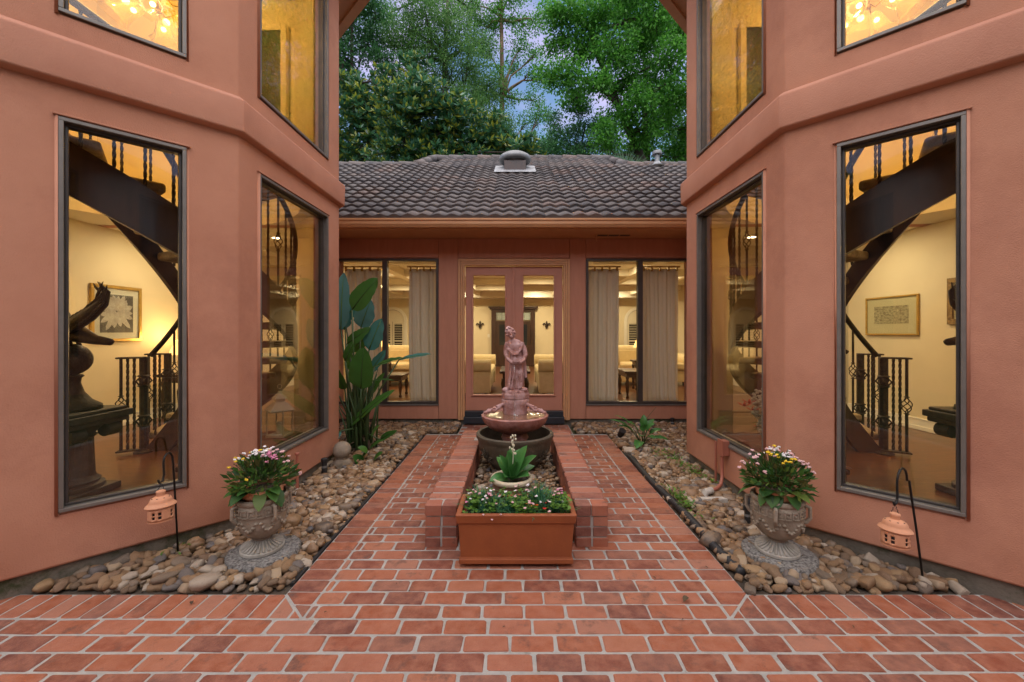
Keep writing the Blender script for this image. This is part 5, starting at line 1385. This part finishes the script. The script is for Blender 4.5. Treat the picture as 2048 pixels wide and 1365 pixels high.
def arch_window(xc, lab):
    t = root('arched_window', (xc,YF-.05,FL), lab, 'window', 'arched shuttered windows')
    wd, sp0 = .42, 1.72
    mb = MB(); pts_o = [(wd+.10,.35)]+[((wd+.10)*cos(a),sp0+(wd+.10)*sin(a)) for a in [pi*k/20 for k in range(21)]]+[(-wd-.10,.35)]
    pts_i = [(wd,.35)]+[(wd*cos(a),sp0+wd*sin(a)) for a in [pi*k/20 for k in range(21)]]+[(-wd,.35)]
    n = len(pts_o)
    for y in (YF-.05,YF-.001): mb.v += [(xc+p[0],y,p[1]) for p in pts_o]+[(xc+p[0],y,p[1]) for p in pts_i]
    mb.f += [(k,k+1,n+k+1,n+k) for k in range(n-1)]+[(2*n+k,3*n+k,3*n+k+1,2*n+k+1) for k in range(n-1)]+[(k,2*n+k,2*n+k+1,k+1) for k in range(n-1)]+[(n+k,n+k+1,3*n+k+1,3*n+k) for k in range(n-1)]
    mb.build('casing', 'white_trim', t)
    mb = MB(); mb.add([(xc+p[0],YF-.006,p[1]) for p in pts_i], [tuple(range(n))]); mb.build('pane', 'night_glass', t, fix=False)
    fan = MB(); fan.add([(xc+p[0]*.97,YF-.02,sp0+.04+(p[1]-sp0-.04)*.97) for p in pts_i[1:-1]], [tuple(range(21))]); fan.build('arch_panel', 'slat', t, fix=False, solid=.012)
    for k in range(2):
        a = xc-wd+.01+k*wd; sh = MB(); b = a+wd-.02
        for (c, d, e, f) in ((a,a+.06,.36,sp0),(b-.06,b,.36,sp0),(a+.06,b-.06,.36,.44),(a+.06,b-.06,sp0-.08,sp0),(a+.06,b-.06,1.02,1.07)): sh.box(c,d,YF-.055,YF-.025,e,f)
        so = sh.build('shutter', 'slat', t)
        z = .47
        while z < sp0-.10:
            if not 1.0 < z < 1.08: MB().obox(((a+b)/2,YF-.04,z), Vector(((b-a)/2-.06,0,0)), Vector((0,.016,.006)), Vector((0,-.002,.003))).build('slat', 'slat', so)
            z += .06
arch_window(-4.36, 'arched window with white louvre shutters behind the lamp and paddle plant'); arch_window(4.30, 'arched window with white louvre shutters behind the carved table')
def sofa(name, loc, rotz, wdt, lab, grp):
    t = root('rolled_arm_sofa', loc, lab, 'sofa', grp, rotz)
    b = lambda mb, nm, m='sofa', bv=.03, sm=True: mb.build(nm, m, t, bevel=bv, world=False, seg=3, smooth=sm, auto=40)
    h = wdt/2
    b(MB().box(-h+.1,h-.1,-.42,.42,.08,.34), 'base', bv=.02)
    b(MB().box(-h+.2,h-.2,-.46,.22,.34,.50), 'seat_cushion', bv=.05)
    bk = MB().box(-h+.1,h-.1,.22,.42,.34,.78); bk.tube([(-h+.1,.34,.78),(h-.1,.34,.78)], .11, 16); b(bk, 'backrest', bv=.02)
    for s in (-1,1):
        ar = MB().box(min(s*(h-.22),s*(h-.04)),max(s*(h-.22),s*(h-.04)),-.45,.40,.09,.55); ar.tube([(s*(h-.11),-.46,.58),(s*(h-.11),.40,.58)], .125, 20)
        b(ar, 'arm', bv=.015)
    for i in (-1,1):
        for j in (-1,1): MB().box(i*(h-.2)-.03,i*(h-.2)+.03,j*.36-.03,j*.36+.03,0,.08).build('foot', 'dark_wood', t, world=False)
sofa('a', (-.93,8.35,FL), R(90), 1.9, 'cream rolled arm sofa facing the coffee table from the lamp table side', 'facing sofas')
sofa('b', (.86,8.35,FL), R(-90), 1.9, 'cream rolled arm sofa facing the coffee table from the carved table side', 'facing sofas')
sofa('c', (-3.1,9.6,FL), R(0), 1.9, 'cream sofa under the lit lamp before the arched window', 'window sofas')
sofa('d', (3.05,9.6,FL), R(0), 1.9, 'cream sofa behind the carved dark table', 'window sofas')
ct = root('coffee_table', (-.03,8.5,FL), 'dark wood coffee table between the two facing sofas', 'table')
MB().box(-.33,.27,7.9,9.1,FL+.40,FL+.45).build('top', 'dark_wood', ct, bevel=.012); MB().box(-.27,.21,7.96,9.04,FL+.30,FL+.399).build('apron', 'dark_wood', ct)
for i in (-.26,.20):
    for j in (7.97,9.03): MB().lathe([(.03,0),(.02,.04),(.045,.2),(.03,.3)], (i,j,FL), 12).build('leg', 'dark_wood', ct, smooth=True)
side_table(-2.36,7.75,.27,.42,'dark side table with turned legs behind the parted curtains'); table_lamp((-2.95,9.0,FL+.62),1,'lit lamp with pleated orange shade on the round stand',None)
side_table(-2.95,9.0,.18,.62,'dark lamp stand beside the sofa before the arched window')
side_table(2.30,7.7,.34,.50,'heavy carved dark table behind the parted curtains'); table_lamp((2.62,8.6,FL+.62),1,'lit lamp with orange shade behind the carved dark table',None)
side_table(2.62,8.6,.18,.62,'dark lamp stand behind the carved dark table')
# curtains
def curtain(x0, x1, lab, amp=.028, pl=.075):
    t = root('curtain', ((x0+x1)/2,6.30,.22), lab, 'curtain', 'cream curtain panels')
    mb = MB(); n = int((x1-x0)/.008); rows = []; ph = rnd.random()*6
    for j in range(14):
        z = .215+(2.335-.215)*j/13; r_ = []
        for i in range(n+1):
            x = x0+(x1-x0)*i/n; q = x/pl*2*pi*.5+ph+.35*sin(z*1.3+x*5)
            am = amp*(.55+.45*mnoise.noise(Vector((x*3,z*.5,ph)))+ (.25 if j > 10 else 0)); r_.append((x+.012*sin(z*1.7+ph)*(1-j/13), 6.30+am*sin(q)+.010*sin(q*2.3+z), z))
        rows.append(r_)
    mb.grid(rows); mb.build('drape', 'curtain', t, smooth=True, fix=False, solid=.003)
    rd = MB(); rd.tube([(x0-.03,6.30,2.37),(x1+.03,6.30,2.37)], .012, 8); rd.build('rod', 'gold', t, smooth=True)
    for k in range(5):
        x = x0+.03+(x1-x0-.06)*k/4; MB().box(x-.012,x+.012,6.265,6.30,2.30,2.375).build('clip', 'gold', t)
curtain(-2.66,-2.10,'cream curtain panel behind the paddle leaves'); curtain(-1.66,-1.19,'cream curtain panel between the paddle plant and the double door')
curtain(1.06,1.58,'cream curtain panel beside the double door, by the carved table'); curtain(1.93,2.50,'cream curtain panel between the window mullion and the conduit box tower')
# ================================================================== COURTYARD PLANTS
BB = Vector((-1.80, 4.66, 0))
bop = root('paddle_leaf_plant', BB, 'tall plant with big paddle leaves at the corner of the tower', 'plant')
def paddle(b, t, wpx, Zb, Zt, mat, up=(0,-1,.25), droop=.06, fold=.12):
    p0, p1 = P(*b, Zb), P(*t, Zt)
    o = leaf_obj(bop, p0, p1, wpx/F*(Zb+Zt)/2, up, mat, droop=droop, fold=fold, n=14, m=7, shape=.72, wav=.022)
    st = MB(); foot = BB+Vector((rnd.gauss(0,.05), rnd.gauss(0,.05), 0)); mid = (foot*.45+p0*.55)+Vector((0,0,.12))
    pts = [foot, foot.lerp(mid,.5)+Vector((0,0,.06)), mid, p0]; st.tube(pts, [.016,.013,.010,.008], 8)
    ax = p1-p0; nm = Vector(up).normalized(); sd = ax.normalized().cross(nm).normalized(); nm = sd.cross(ax.normalized())
    st.tube([p0+ax*u+nm*(droop*ax.length*2*u*(1-u)) for u in (0,.25,.5,.75,.97)], [.007,.006,.005,.003,.001], 6)
    st.build('stalk', 'stalk', bop, smooth=True); mr = MB(); mr.tube([p0+ax*u+nm*(droop*ax.length*2*u*(1-u)+.002) for u in (.02,.25,.5,.75,.95)], [.006,.005,.004,.003,.001], 6); mr.build('midrib', 'clover' if mat == 'paddle_sky_sheen' else 'stalk', o, smooth=True)
for a in [((704,620),(756,556),46,4.50,4.45,'paddle'),((682,660),(688,545),40,4.75,4.80,'paddle_sky_sheen'),((722,656),(742,600),44,4.75,4.75,'paddle_sky_sheen'),((738,701),(764,637),40,4.65,4.62,'paddle_sky_sheen'),
          ((722,778),(728,694),56,4.45,4.35,'paddle'),((690,660),(676,610),40,4.85,4.9,'paddle_sky_sheen'),((694,688),(742,655),24,4.6,4.6,'paddle'),((690,722),(707,684),20,4.5,4.45,'paddle')]:
    paddle(*a)
paddle((750,733),(806,716),26,4.65,4.6,'paddle',up=(0,-.35,.9)); paddle((798,720),(863,709),24,4.6,4.5,'paddle_sky_sheen',up=(0,-.35,.9),droop=.05); paddle((700,700),(745,668),34,4.8,4.8,'paddle'); paddle((690,640),(720,600),30,4.9,4.9,'paddle_sky_sheen'); paddle((740,745),(772,700),22,4.8,4.8,'paddle_sky_sheen')
paddle((720,836),(791,780),26,4.5,4.4,'paddle',up=(-.3,-.6,.6),droop=.1); paddle((682,862),(641,920),26,4.40,4.25,'paddle_sky_sheen',up=(-.3,-.8,.5),droop=.12)
paddle((730,770),(790,762),9,4.6,4.5,'paddle',up=(0,-.4,1),droop=.2); paddle((700,800),(740,760),18,4.7,4.7,'paddle'); paddle((735,720),(700,760),22,4.7,4.6,'paddle')
for a in [((700,850),(745,815),22,4.6,4.5,'paddle'),((690,780),(668,730),24,4.6,4.5,'paddle'),((735,800),(770,745),20,4.75,4.75,'paddle'),((760,880),(795,862),16,4.6,4.5,'paddle'),((715,745),(690,700),26,4.7,4.7,'paddle')]: paddle(*a, up=(-.2,-.7,.5), droop=.1)
st = MB()
for k in range(44):
    f = BB+Vector((rnd.gauss(0,.07),rnd.gauss(0,.06),0)); t = BB+Vector((rnd.gauss(.02,.14),rnd.gauss(0,.10),.45+rnd.random()*.5)); st.tube([f, f.lerp(t,.5)+Vector((0,0,.05)), t], [.013,.010,.005], 6)
st.build('young_stalks', 'stalk', bop, smooth=True)
dl = MB()
for k in range(60):
    a = rnd.random()*6.28; c = BB+Vector((rnd.gauss(.03,.10),rnd.gauss(0,.08),.03+rnd.random()*.16)); d = Vector((cos(a),sin(a),rnd.gauss(-.1,.5))); dl.grid(leaf_rows(c, c+d*.13, .03, (0,0,1), droop=.2, n=5, m=3))
dl.build('withered_leaves', 'dry_leaf', bop, smooth=True, fix=False)
lo = root('leafy_shoot', (-1.62,4.35,0), 'low glossy leaves lying on the stones below the paddle plant', 'plant')
for (b, t, w_) in [((725,930),(705,912),26),((722,925),(735,905),22),((746,925),(766,905),20),((738,900),(768,880),14),((742,880),(760,850),16),((735,905),(715,895),18)]:
    leaf_obj(lo, P(*b,4.25), P(*t,4.2), w_/F*4.2, (0,-.5,1), 'paddle', droop=.15, shape=.75)
cp = root('leafy_clump', (1.52,4.85,0), 'small leafy green clump growing among the stones near the conduit box', 'plant')
c0 = Vector((1.50,4.85,.0))
for (dx, dy, dz, wd) in [(-.16,-.06,.30,.10),(-.05,-.10,.16,.10),(.10,-.04,.28,.10),(.02,.02,.36,.09),(.18,.0,.20,.08),(-.22,.02,.24,.06),(-.11,-.16,.05,.12),(.07,-.12,.14,.09),(.22,-.05,.10,.07),(.13,.06,.3,.08),(-.3,.03,.3,.05),(-.26,-.02,.36,.04),(.0,-.06,.27,.09)]:
    d = Vector((dx,dy,dz)); leaf_obj(cp, c0+d*.45+Vector((0,0,.06)), c0+d*1.1+Vector((dx*.2,dy*.3,-.02)), wd, (-dx,-dy-.2,.5), 'hosta', droop=.25, fold=.3, shape=.8, wav=.03)
    MB().tube([c0, c0+d*.3+Vector((0,0,.05)), c0+d*.47+Vector((0,0,.06))], .004, 5).build('stem', 'stalk', cp, smooth=True)
MB().tube([c0+Vector((.02,0,0)), c0+Vector((.025,.01,.3)), P(1312,815,4.85)], [.005,.004,.002], 6).build('bare_stem', 'stalk', cp, smooth=True)
wd_ = MB()
for k in range(420):
    t = rnd.random()
    if rnd.random() < .6: x, y = 1.76-.10*rnd.random()-.25*t*rnd.random(), 3.55+1.0*t
    else: x, y = 1.30+rnd.gauss(0,.03), 3.2+rnd.gauss(0,.12)
    if tower_inside(-.10-x, y+.05): continue
    c = Vector((x,y,.03+rnd.random()*.035)); a = rnd.random()*6.28; d = Vector((cos(a),sin(a),rnd.random()*.7)); e = Vector((-sin(a),cos(a),0)); s_ = .011+rnd.random()*.010
    wd_.add([c, c+d*s_+e*s_*.5, c+d*s_*2, c+d*s_-e*s_*.5], [(0,1,2,3)])
for k in range(16):
    x, y = -1.9-.28*rnd.random(), 2.34+.2*rnd.random()
    if tower_inside(x, y, .0): continue
    c = Vector((x,y,.05)); a = rnd.random()*6.28; d = Vector((cos(a),sin(a),.5)); e = Vector((-sin(a),cos(a),0)); wd_.add([c, c+d*.012+e*.006, c+d*.024, c+d*.012-e*.006], [(0,1,2,3)])
o = tag(wd_.build('weeds', 'clover', None, fix=False), 'tiny green weeds sprouting between the river stones', 'weeds', kind='stuff')

# ================================================================== SMALL GARDEN FITTINGS
gp = P(684,942,4.1); gp.z = .03
gf = root('ball_finial', gp, 'weathered round stone ball finial on a collar below the paddle plant', 'garden ornament')
MB().ball(gp+Vector((0,0,.145)), .088, 3).build('ball', 'urn_stone', gf, smooth=True)
MB().lathe([(.085,-.02),(.088,.02),(.075,.04),(.055,.06),(.06,.075)], gp, 32, rf=lambda a,i,z: 1+.03*cos(a*20)).build('collar', 'urn_stone', gf, smooth=True, auto=50)
pb = P(601,985,2.83); sp = root('stub_pipe', (-1.845,3.43,0), 'thin pink painted stub pipe rising from a white fitting by the wall', 'pipe')
MB().tube([(-1.845,3.43,.0),(-1.845,3.43,.335)], .011, 10).build('pipe', 'pipe_paint', sp, smooth=True, auto=40); MB().lathe([(.015,.325),(.019,.33),(.019,.345),(.01,.35)], (-1.845,3.43,0), 10).build('cap', 'pipe_paint', sp)
MB().tube([(-1.84,3.42,.035),(-1.80,3.34,.04)], .016, 10).build('fitting', 'white_pvc', sp, smooth=True, auto=40)
cb = root('conduit_box', (1.775,3.48,0), 'pink painted electrical box with bent conduit on the tower wall', 'electrical box')
MB().box(1.735,1.789,3.42,3.50,.32,.445).build('box', 'pipe_paint', cb, bevel=.005); MB().box(1.727,1.7345,3.415,3.505,.315,.45).build('cover', 'pipe_paint', cb, bevel=.003)
MB().tube([(1.745,3.46,.31),(1.745,3.46,.20),(1.74,3.45,.13),(1.71,3.41,.085),(1.65,3.36,.07),(1.57,3.33,.065)], .014, 12).build('conduit', 'pipe_paint', cb, smooth=True, auto=40)
MB().tube([(1.76,3.60,.02),(1.76,3.60,.40)], .010, 8).build('ground_rod', 'pipe_paint', cb, smooth=True, auto=40)
pc = MB(); pc.tube([(1.60,3.34,.066),(1.54,3.32,.06),(1.53,3.32,.02)], .028, 12); pc.box(1.46,1.66,3.20,3.25,.02,.05); pc.build('pvc_elbow', 'white_pvc', cb, smooth=True, auto=40)
def pathlight(p, h, lab, r_=.03):
    t = root('path_light', p, lab, 'garden light', 'small black garden lights')
    MB().lathe([(r_*.8,-.03),(r_*.8,h-.03),(r_,h-.03),(r_,h-.006),(r_*.7,h),(r_*.1,h+.002)], p, 16).build('body', 'black_plastic', t, smooth=True, auto=40)
    MB().lathe([(r_*.83,h*.35),(r_*.83,h*.5)], p, 16, cap=False).build('lens_band', 'steel_vent', t, smooth=True)
pathlight(Vector((1.62,2.86,.03)), .12, 'short black path light behind the urn by the conduit box', .024)
pathlight(Vector((2.22,5.80,.03)), .11, 'short black path light at the foot of the house wall')
pathlight(Vector((-1.82,3.86,.03)), .14, 'short black path light beside the ball finial')
sl = root('spot_light', (1.70,3.00,.03), 'black tilted spike spotlight between the stones and the tower wall', 'garden light')
MB().tube([(1.70,3.00,-.02),(1.70,3.00,.06)], .008, 8).build('spike', 'black_plastic', sl); MB().tube([(1.69,3.0,.045),(1.725,3.03,.125)], [.022,.030], 12).build('head', 'black_plastic', sl, smooth=True, auto=40)
sp2 = root('spike_light', (1.32,5.15,.02), 'dark little spotlight standing by the far path corner', 'garden light')
MB().tube([(1.32,5.15,-.02),(1.32,5.15,.05)], .01, 8).build('spike', 'black_plastic', sp2); MB().tube([(1.31,5.16,.05),(1.33,5.10,.13)], [.035,.045], 12).build('head', 'black_plastic', sp2, smooth=True, auto=40)
tb = MB(); pts = []
for k in range(260):
    t = k/259; pts.append((1.232+.012*sin(t*7)+(.03*max(0,.12-t)/.12), 2.28+t*2.35, .012+.012*sin(t*5)**2-(.05*max(0,t-.86)/.14)))
tb.tube(pts, [.030 if k % 3 else .024 for k in range(260)], 10)
dt = tb.build('drain_hose', 'black_plastic', None, smooth=True); tag(dt, 'black corrugated drain hose lying along the brick path edge', 'hose')
ed = MB().box(-1.222,-1.204,2.2,5.4,-.03,.008).build('edging_strip', 'black_plastic', None); tag(ed, 'thin black edging strip along the brick path by the urn of white flowers', 'edging')
for (x, y, a, w_, lab) in [(.84,2.05,.5,.018,'curled brown dead leaf lying on the brick path'),(-1.62,2.03,2.1,.010,'tiny brown leaf scrap on the header bricks')]:
    mb = MB(); d = Vector((cos(a),sin(a),.15)); mb.grid(leaf_rows(Vector((x,y,.006)), Vector((x,y,.006))+d*w_*2.4, w_*1.6, (0,0,1), droop=.35, fold=.6, n=6, m=5, shape=.8)); tag(mb.build('dead_leaf', 'dry_leaf', None, smooth=True, fix=False), lab, 'leaf')

lt = MB()
for k in range(95):
    if k < 80:
        sx = rnd.choice((-1,1)); x, y = sx*rnd.uniform(1.25,1.8), rnd.uniform(2.2,5.6); z = .055
    else: x, y, z = rnd.uniform(-1.8,1.8), rnd.uniform(1.6,2.4), .004
    a = rnd.random()*6.28; d = Vector((cos(a),sin(a),rnd.uniform(0,.4))); w_ = .004+rnd.random()*.006 if k < 80 else .003+rnd.random()*.003
    lt.grid(leaf_rows(Vector((x,y,z)), Vector((x,y,z))+d*w_*4, w_*1.5, (0,0,1), droop=.3, fold=.5, n=5, m=3, shape=.8))
tag(lt.build('leaf_litter', 'dry_leaf', None, smooth=True, fix=False), 'scraps of dry brown leaf scattered over stones and bricks', 'leaf litter', kind='stuff')

# ================================================================== TREES
def leaf_mesh(name, mat, parent, C_, D_, E_, S_, W_):
    """numpy arrays: leaf base, direction, side, length, width"""
    n = len(C_); S_ = S_[:,None]; W_ = W_[:,None]
    N_ = np.cross(D_, E_)
    v = np.empty((n,4,3)); v[:,0] = C_; v[:,1] = C_+D_*S_*.5+E_*W_*.5+N_*S_*.08; v[:,2] = C_+D_*S_; v[:,3] = C_+D_*S_*.5-E_*W_*.5+N_*S_*.08
    me = bpy.data.meshes.new(name); me.vertices.add(n*4); me.loops.add(n*4); me.polygons.add(n)
    me.vertices.foreach_set('co', v.reshape(-1)); me.loops.foreach_set('vertex_index', np.arange(n*4, dtype=np.int32))
    me.polygons.foreach_set('loop_start', np.arange(0,n*4,4,dtype=np.int32)); me.polygons.foreach_set('loop_total', np.full(n,4,dtype=np.int32))
    me.update(); me.validate(); return link_mesh(name, me, mat, parent)
def unit(a): return a/np.maximum(1e-6, np.linalg.norm(a, axis=1))[:,None]
def tree(name, base, trunk, r0, blobs, clumps, per, size, crad, lmat, bark, label, group=None, limbs=True, radial=False, asp=.5, seed=1):
    g = np.random.default_rng(seed); base = Vector(base)
    t = root(name, base, label, 'tree', group)
    tk = MB(); tp = [Vector(p) for p in trunk]; n = len(tp)
    tk.tube(tp, [r0*(1-.72*i/(n-1)) for i in range(n)], 10)
    r2 = random.Random(seed)
    if limbs:
        for (c, r_) in blobs:
            c = Vector(c); low = [p for p in tp if p.z < c.z+.5] or tp[:1]; s = min(low, key=lambda p: (p-c).length-.15*p.z)
            m = (s+c)/2+Vector((r2.gauss(0,.3),r2.gauss(0,.3),r2.gauss(.2,.3))); tk.tube([s, s.lerp(m,.5)+Vector((r2.gauss(0,.12),0,r2.gauss(0,.12))), m, m.lerp(c,.6), c], [r0*.34,r0*.27,r0*.2,r0*.13,r0*.07], 7)
            for k in range(5):
                e = c+Vector((r2.gauss(0,1),r2.gauss(0,1),r2.gauss(0,1))).normalized()*r_*.85; tk.tube([m.lerp(c,.3+.7*r2.random()), c.lerp(e,.5)+Vector((0,0,r2.gauss(0,.15))), e], [r0*.10,r0*.06,r0*.02], 5)
    tk.build('trunk', bark, t, smooth=True, fix=False)
    tot = sum(r_**2 for _, r_ in blobs); cs = []
    for (c, r_) in blobs:
        k = max(4, int(clumps*r_**2/tot)); d = unit(g.normal(size=(k,3))); q = r_*g.random((k,1))**.42*(.8+.35*g.random((k,1)))
        cs.append(np.array(c)+d*q*np.array([1,1,.85]))
    cs = np.concatenate(cs); K = len(cs); cc = np.repeat(cs, per, axis=0); N = len(cc)
    o = unit(g.normal(size=(N,3)))
    if radial:
        o[:,2] = np.abs(o[:,2])*.9+.05; o = unit(o); Cn = cc+o*crad*.25; D = o.copy(); D[:,2] -= .15; D = unit(D)
    else:
        Cn = cc+o*crad*(g.random((N,1))**.5)*np.array([1.25,1.25,.75]); D = unit(o*.6+g.normal(size=(N,3))*.6+np.array([0,0,-.25]))
    E = unit(np.cross(D, unit(g.normal(size=(N,3))*.55+np.array([0,0,1.]))))
    S = size*(.65+.7*g.random(N)); leaf_mesh('crown', lmat, t, Cn-np.array(base), D, E, S, S*asp)
    return t
def B(lst, Z, dz=1.5, seed=0):
    r2 = random.Random(seed); out = []
    for (x, y, rp_) in lst:
        z = Z+r2.uniform(-dz,dz); out.append((tuple(P(x,y,z)), rp_/F*z))
    return out
tz = lambda x, y, Z: P(x,y,Z)
G = 'trees beyond the roof'
tree('magnolia_tree', (-5.2,19,0), [(-5.2,19,0),(-5.1,19,3),(-4.9,19,6),(-4.9,19,9),(-4.8,19,12)], .28,
     B([(700,300,62),(745,255,62),(800,225,58),(850,190,52),(780,165,40),(720,215,48),(860,260,60),(910,230,50),(920,300,55),(975,270,50),(1010,300,45),(1055,305,36),(800,310,60),(860,320,55),(700,170,35),(640,280,60),(600,240,60),(945,330,50),(830,135,28)], 19, 1.3, 2),
     2100, 18, .27, .20, 'magnolia_leaf', 'bark_dark', 'dense dark magnolia with yellow-tipped glossy leaves behind the roof', G, radial=True, asp=.36, seed=3)
tree('oak_tree', (-4.2,25,0), [(-4.2,25,0),(-4.3,25,6),(-4.4,25,12),(-4.4,25,18),(-4.2,25,22)], .35,
     B([(850,20,62),(905,60,55),(860,95,58),(815,60,45),(935,115,48),(900,150,50),(955,170,42),(880,-30,60),(965,230,45),(930,210,45),(985,280,42),(1010,250,30),(820,120,40),(1030,310,36),(780,90,40),(770,30,40),(985,180,34),(940,20,36),(960,90,34),(1000,320,40)], 25, 1.5, 4),
     1250, 44, .125, .42, 'oak_leaf', 'bark_dark', 'tall feathery soft green oak rising above the magnolia', G, seed=5)
tree('slender_tree', (-9.2,23,0), [(-9.2,23,0),(-9.2,23,7),(-9.3,23,13),(-9.3,23,19)], .25,
     B([(695,40,48),(735,85,40),(690,120,45),(750,25,36),(715,-20,45),(760,120,30),(660,70,60),(620,120,60),(640,0,60),(700,180,36),(580,40,60)], 23, 1.2, 6),
     800, 30, .16, .42, 'small_leaf', 'bark_dark', 'slender dark green tree standing left of the oak behind the stair tower', G, seed=8)
tree('pine_tree', (-1.0,27,0), [(-1.0,27,0),(-1.0,27,6),(-1.0,27,11),(-.95,27,17),(-1.0,27,22),(-1.0,27,27)], .27,
     B([(1000,20,34),(1045,50,26),(960,50,22),(1040,95,26),(1060,150,22),(975,100,20),(1000,150,18),(1068,200,20),(950,10,20),(1030,-10,34),(1050,250,22),(1075,110,18),(960,170,16),(1020,200,22),(985,60,24),(1080,40,28),(1090,160,24),(1030,130,20),(1080,230,26),(1090,290,30)], 27, .8, 3),
     420, 28, .15, .42, 'gum_leaf', 'bark_pine', 'bare pale-trunked tree with sparse branches against the open sky', G, seed=9)
p_ = [(6.4,20,0)]+[tuple(P(*q,20)) for q in [(1290,335),(1262,270),(1238,215),(1222,170),(1195,110),(1180,60),(1150,15),(1120,-40)]]
tree('sweetgum_tree', (6.4,20,0), p_, .24,
     B([(1140,30,42),(1195,30,45),(1250,20,48),(1310,30,50),(1360,45,46),(1170,95,40),(1225,100,46),(1285,95,46),(1345,115,44),(1115,85,28),(1140,150,34),(1195,165,36),(1250,165,40),(1310,170,42),(1360,190,42),(1230,235,32),(1325,245,38),(1370,260,40),(1420,60,60),(1430,160,60),(1440,260,60),(1270,-40,60),(1180,-40,50),(1110,30,30),(1105,150,28),(1280,210,40),(1290,260,34),(1150,200,30),(1210,280,34)], 20, 2.0, 7),
     1900, 30, .165, .36, 'gum_leaf', 'bark_dark', 'large bright green sweetgum with a dark leaning trunk above the roof', G, seed=12)
p_ = [(6.7,21.5,0)]+[tuple(P(*q,21.5)) for q in [(1295,330),(1292,250),(1290,180),(1288,100),(1290,20)]]
tree('straight_tree', (6.7,21.5,0), p_, .20, B([(1290,60,36),(1335,210,34),(1285,290,30),(1340,300,38),(1255,305,24),(1370,320,36)], 21.5, 1, 9), 260, 30, .16, .36, 'gum_leaf', 'bark_dark', 'upright dark trunk tree beside the leaning sweetgum', G, seed=15)
tree('young_tree', (3.4,22,0), [(3.4,22,0),(3.4,22,4),(3.3,22,8),(3.2,22,11)], .14, B([(1110,290,34),(1150,265,34),(1180,300,34),(1140,315,34),(1090,310,30),(1195,255,28),(1165,215,24),(1225,300,30),(1105,240,20)], 22, 1, 12), 330, 32, .14, .36, 'small_leaf', 'bark_dark', 'low rounded young tree in front of the sweetgum behind the roof', G, seed=17)
pm = root('fan_palm', P(1222,338,14.2), 'spiky fan palm fronds poking above the roof ridge', 'palm', None)
pb_ = P(1222,350,14.2); fr_ = MB()
MB().tube([(pb_.x,pb_.y,0),(pb_.x,pb_.y,pb_.z)], .14, 10).build('trunk', 'bark_dark', pm, smooth=True)
r2 = random.Random(3)
for cx_ in (-.35,-.1,.15,.45,.7):
    c = pb_+Vector((cx_,r2.gauss(0,.2),r2.uniform(-.1,.15)))
    for k in range(24):
        a = R(8+164*k/23)+r2.gauss(0,.04); ln_ = .75+r2.random()*.25; d = Vector((cos(a),r2.gauss(0,.12),sin(a))).normalized(); e = Vector((-sin(a),0,cos(a)))
        fr_.add([c, c+d*ln_*.5+e*.014, c+d*ln_+Vector((0,0,-.06)), c+d*ln_*.5-e*.014], [(0,1,2,3)])
fr_.build('fronds', 'palm_leaf', pm, fix=False)

# unseen tree copies added around the viewpoint to keep sky out of window reflections
def copy_tree(src, loc, rz, label):
    c = src.copy(); C.objects.link(c); c.location = loc; c.rotation_euler = (0,0,rz); c['label'] = label; c['group'] = 'added trees blocking sky from window reflections'
    for ch_ in src.children:
        d = ch_.copy(); C.objects.link(d); d.parent = c
mg = bpy.data.objects['magnolia_tree']; sw = bpy.data.objects['sweetgum_tree']; yg = bpy.data.objects['young_tree']
for src, loc, rz, lb in [(sw,(16,-9,-2),2.2,'added unseen leafy tree blocking reflected sky past the far end of the added wing'),(mg,(-16,-7,-3),5.0,'added unseen magnolia blocking reflected sky past the other end of the added wing'),(mg,(17,0,-3),.3,'added unseen magnolia blocking reflected sky beyond the conduit box tower'),(mg,(-18,2,-3),2.0,'added unseen magnolia blocking reflected sky beyond the tower with the paddle plant')]:
    copy_tree(src, loc, rz, lb)
# unseen wing added behind the viewpoint so the windows do not mirror open sky
rw = root('added_rear_wing', (0,-5.2,0), 'added unseen two storey pink stucco wing blocking open sky from the window reflections', 'house')
out, inn = MB(), MB(); hl = [(x0+9.5,x0+11.0,z0,z0+1.6) for x0 in (-7.5,-4.5,-.75,3.0,6.0) for z0 in (.8,3.4)]
panel(out, inn, (9.5,-5.2), (-9.5,-5.2), (9.5,-5.35), (-9.5,-5.35), [], hl, -.1, 5.4)
out.build('wall', 'stucco', rw, merge=True, fix=False); inn.build('plaster_lining', 'cream_wall', rw, fix=False)
for (a, b, c, d) in hl:
    f_ = frame_on(rw, None, (9.5,-5.2), (-1,0,0), (0,1,0), a, b, c, d, 'dark_alu', .05, .08, -.03, 'window')
    MB().box(9.5-b,9.5-a,-5.27,-5.26,c,d).build('pane', 'night_glass', f_)
MB().box(-9.9,9.9,-12,-4.7,5.40,5.46).build('soffit', 'trim', rw)
mb = MB(); mb.add([(-9.9,-4.7,5.47),(9.9,-4.7,5.47),(9.9,-8.4,7.4),(-9.9,-8.4,7.4),(-9.9,-12,5.47),(9.9,-12,5.47)], [(0,1,2,3),(3,2,5,4),(0,3,4),(1,5,2)]); mb.build('roof', 'rooftile', rw)
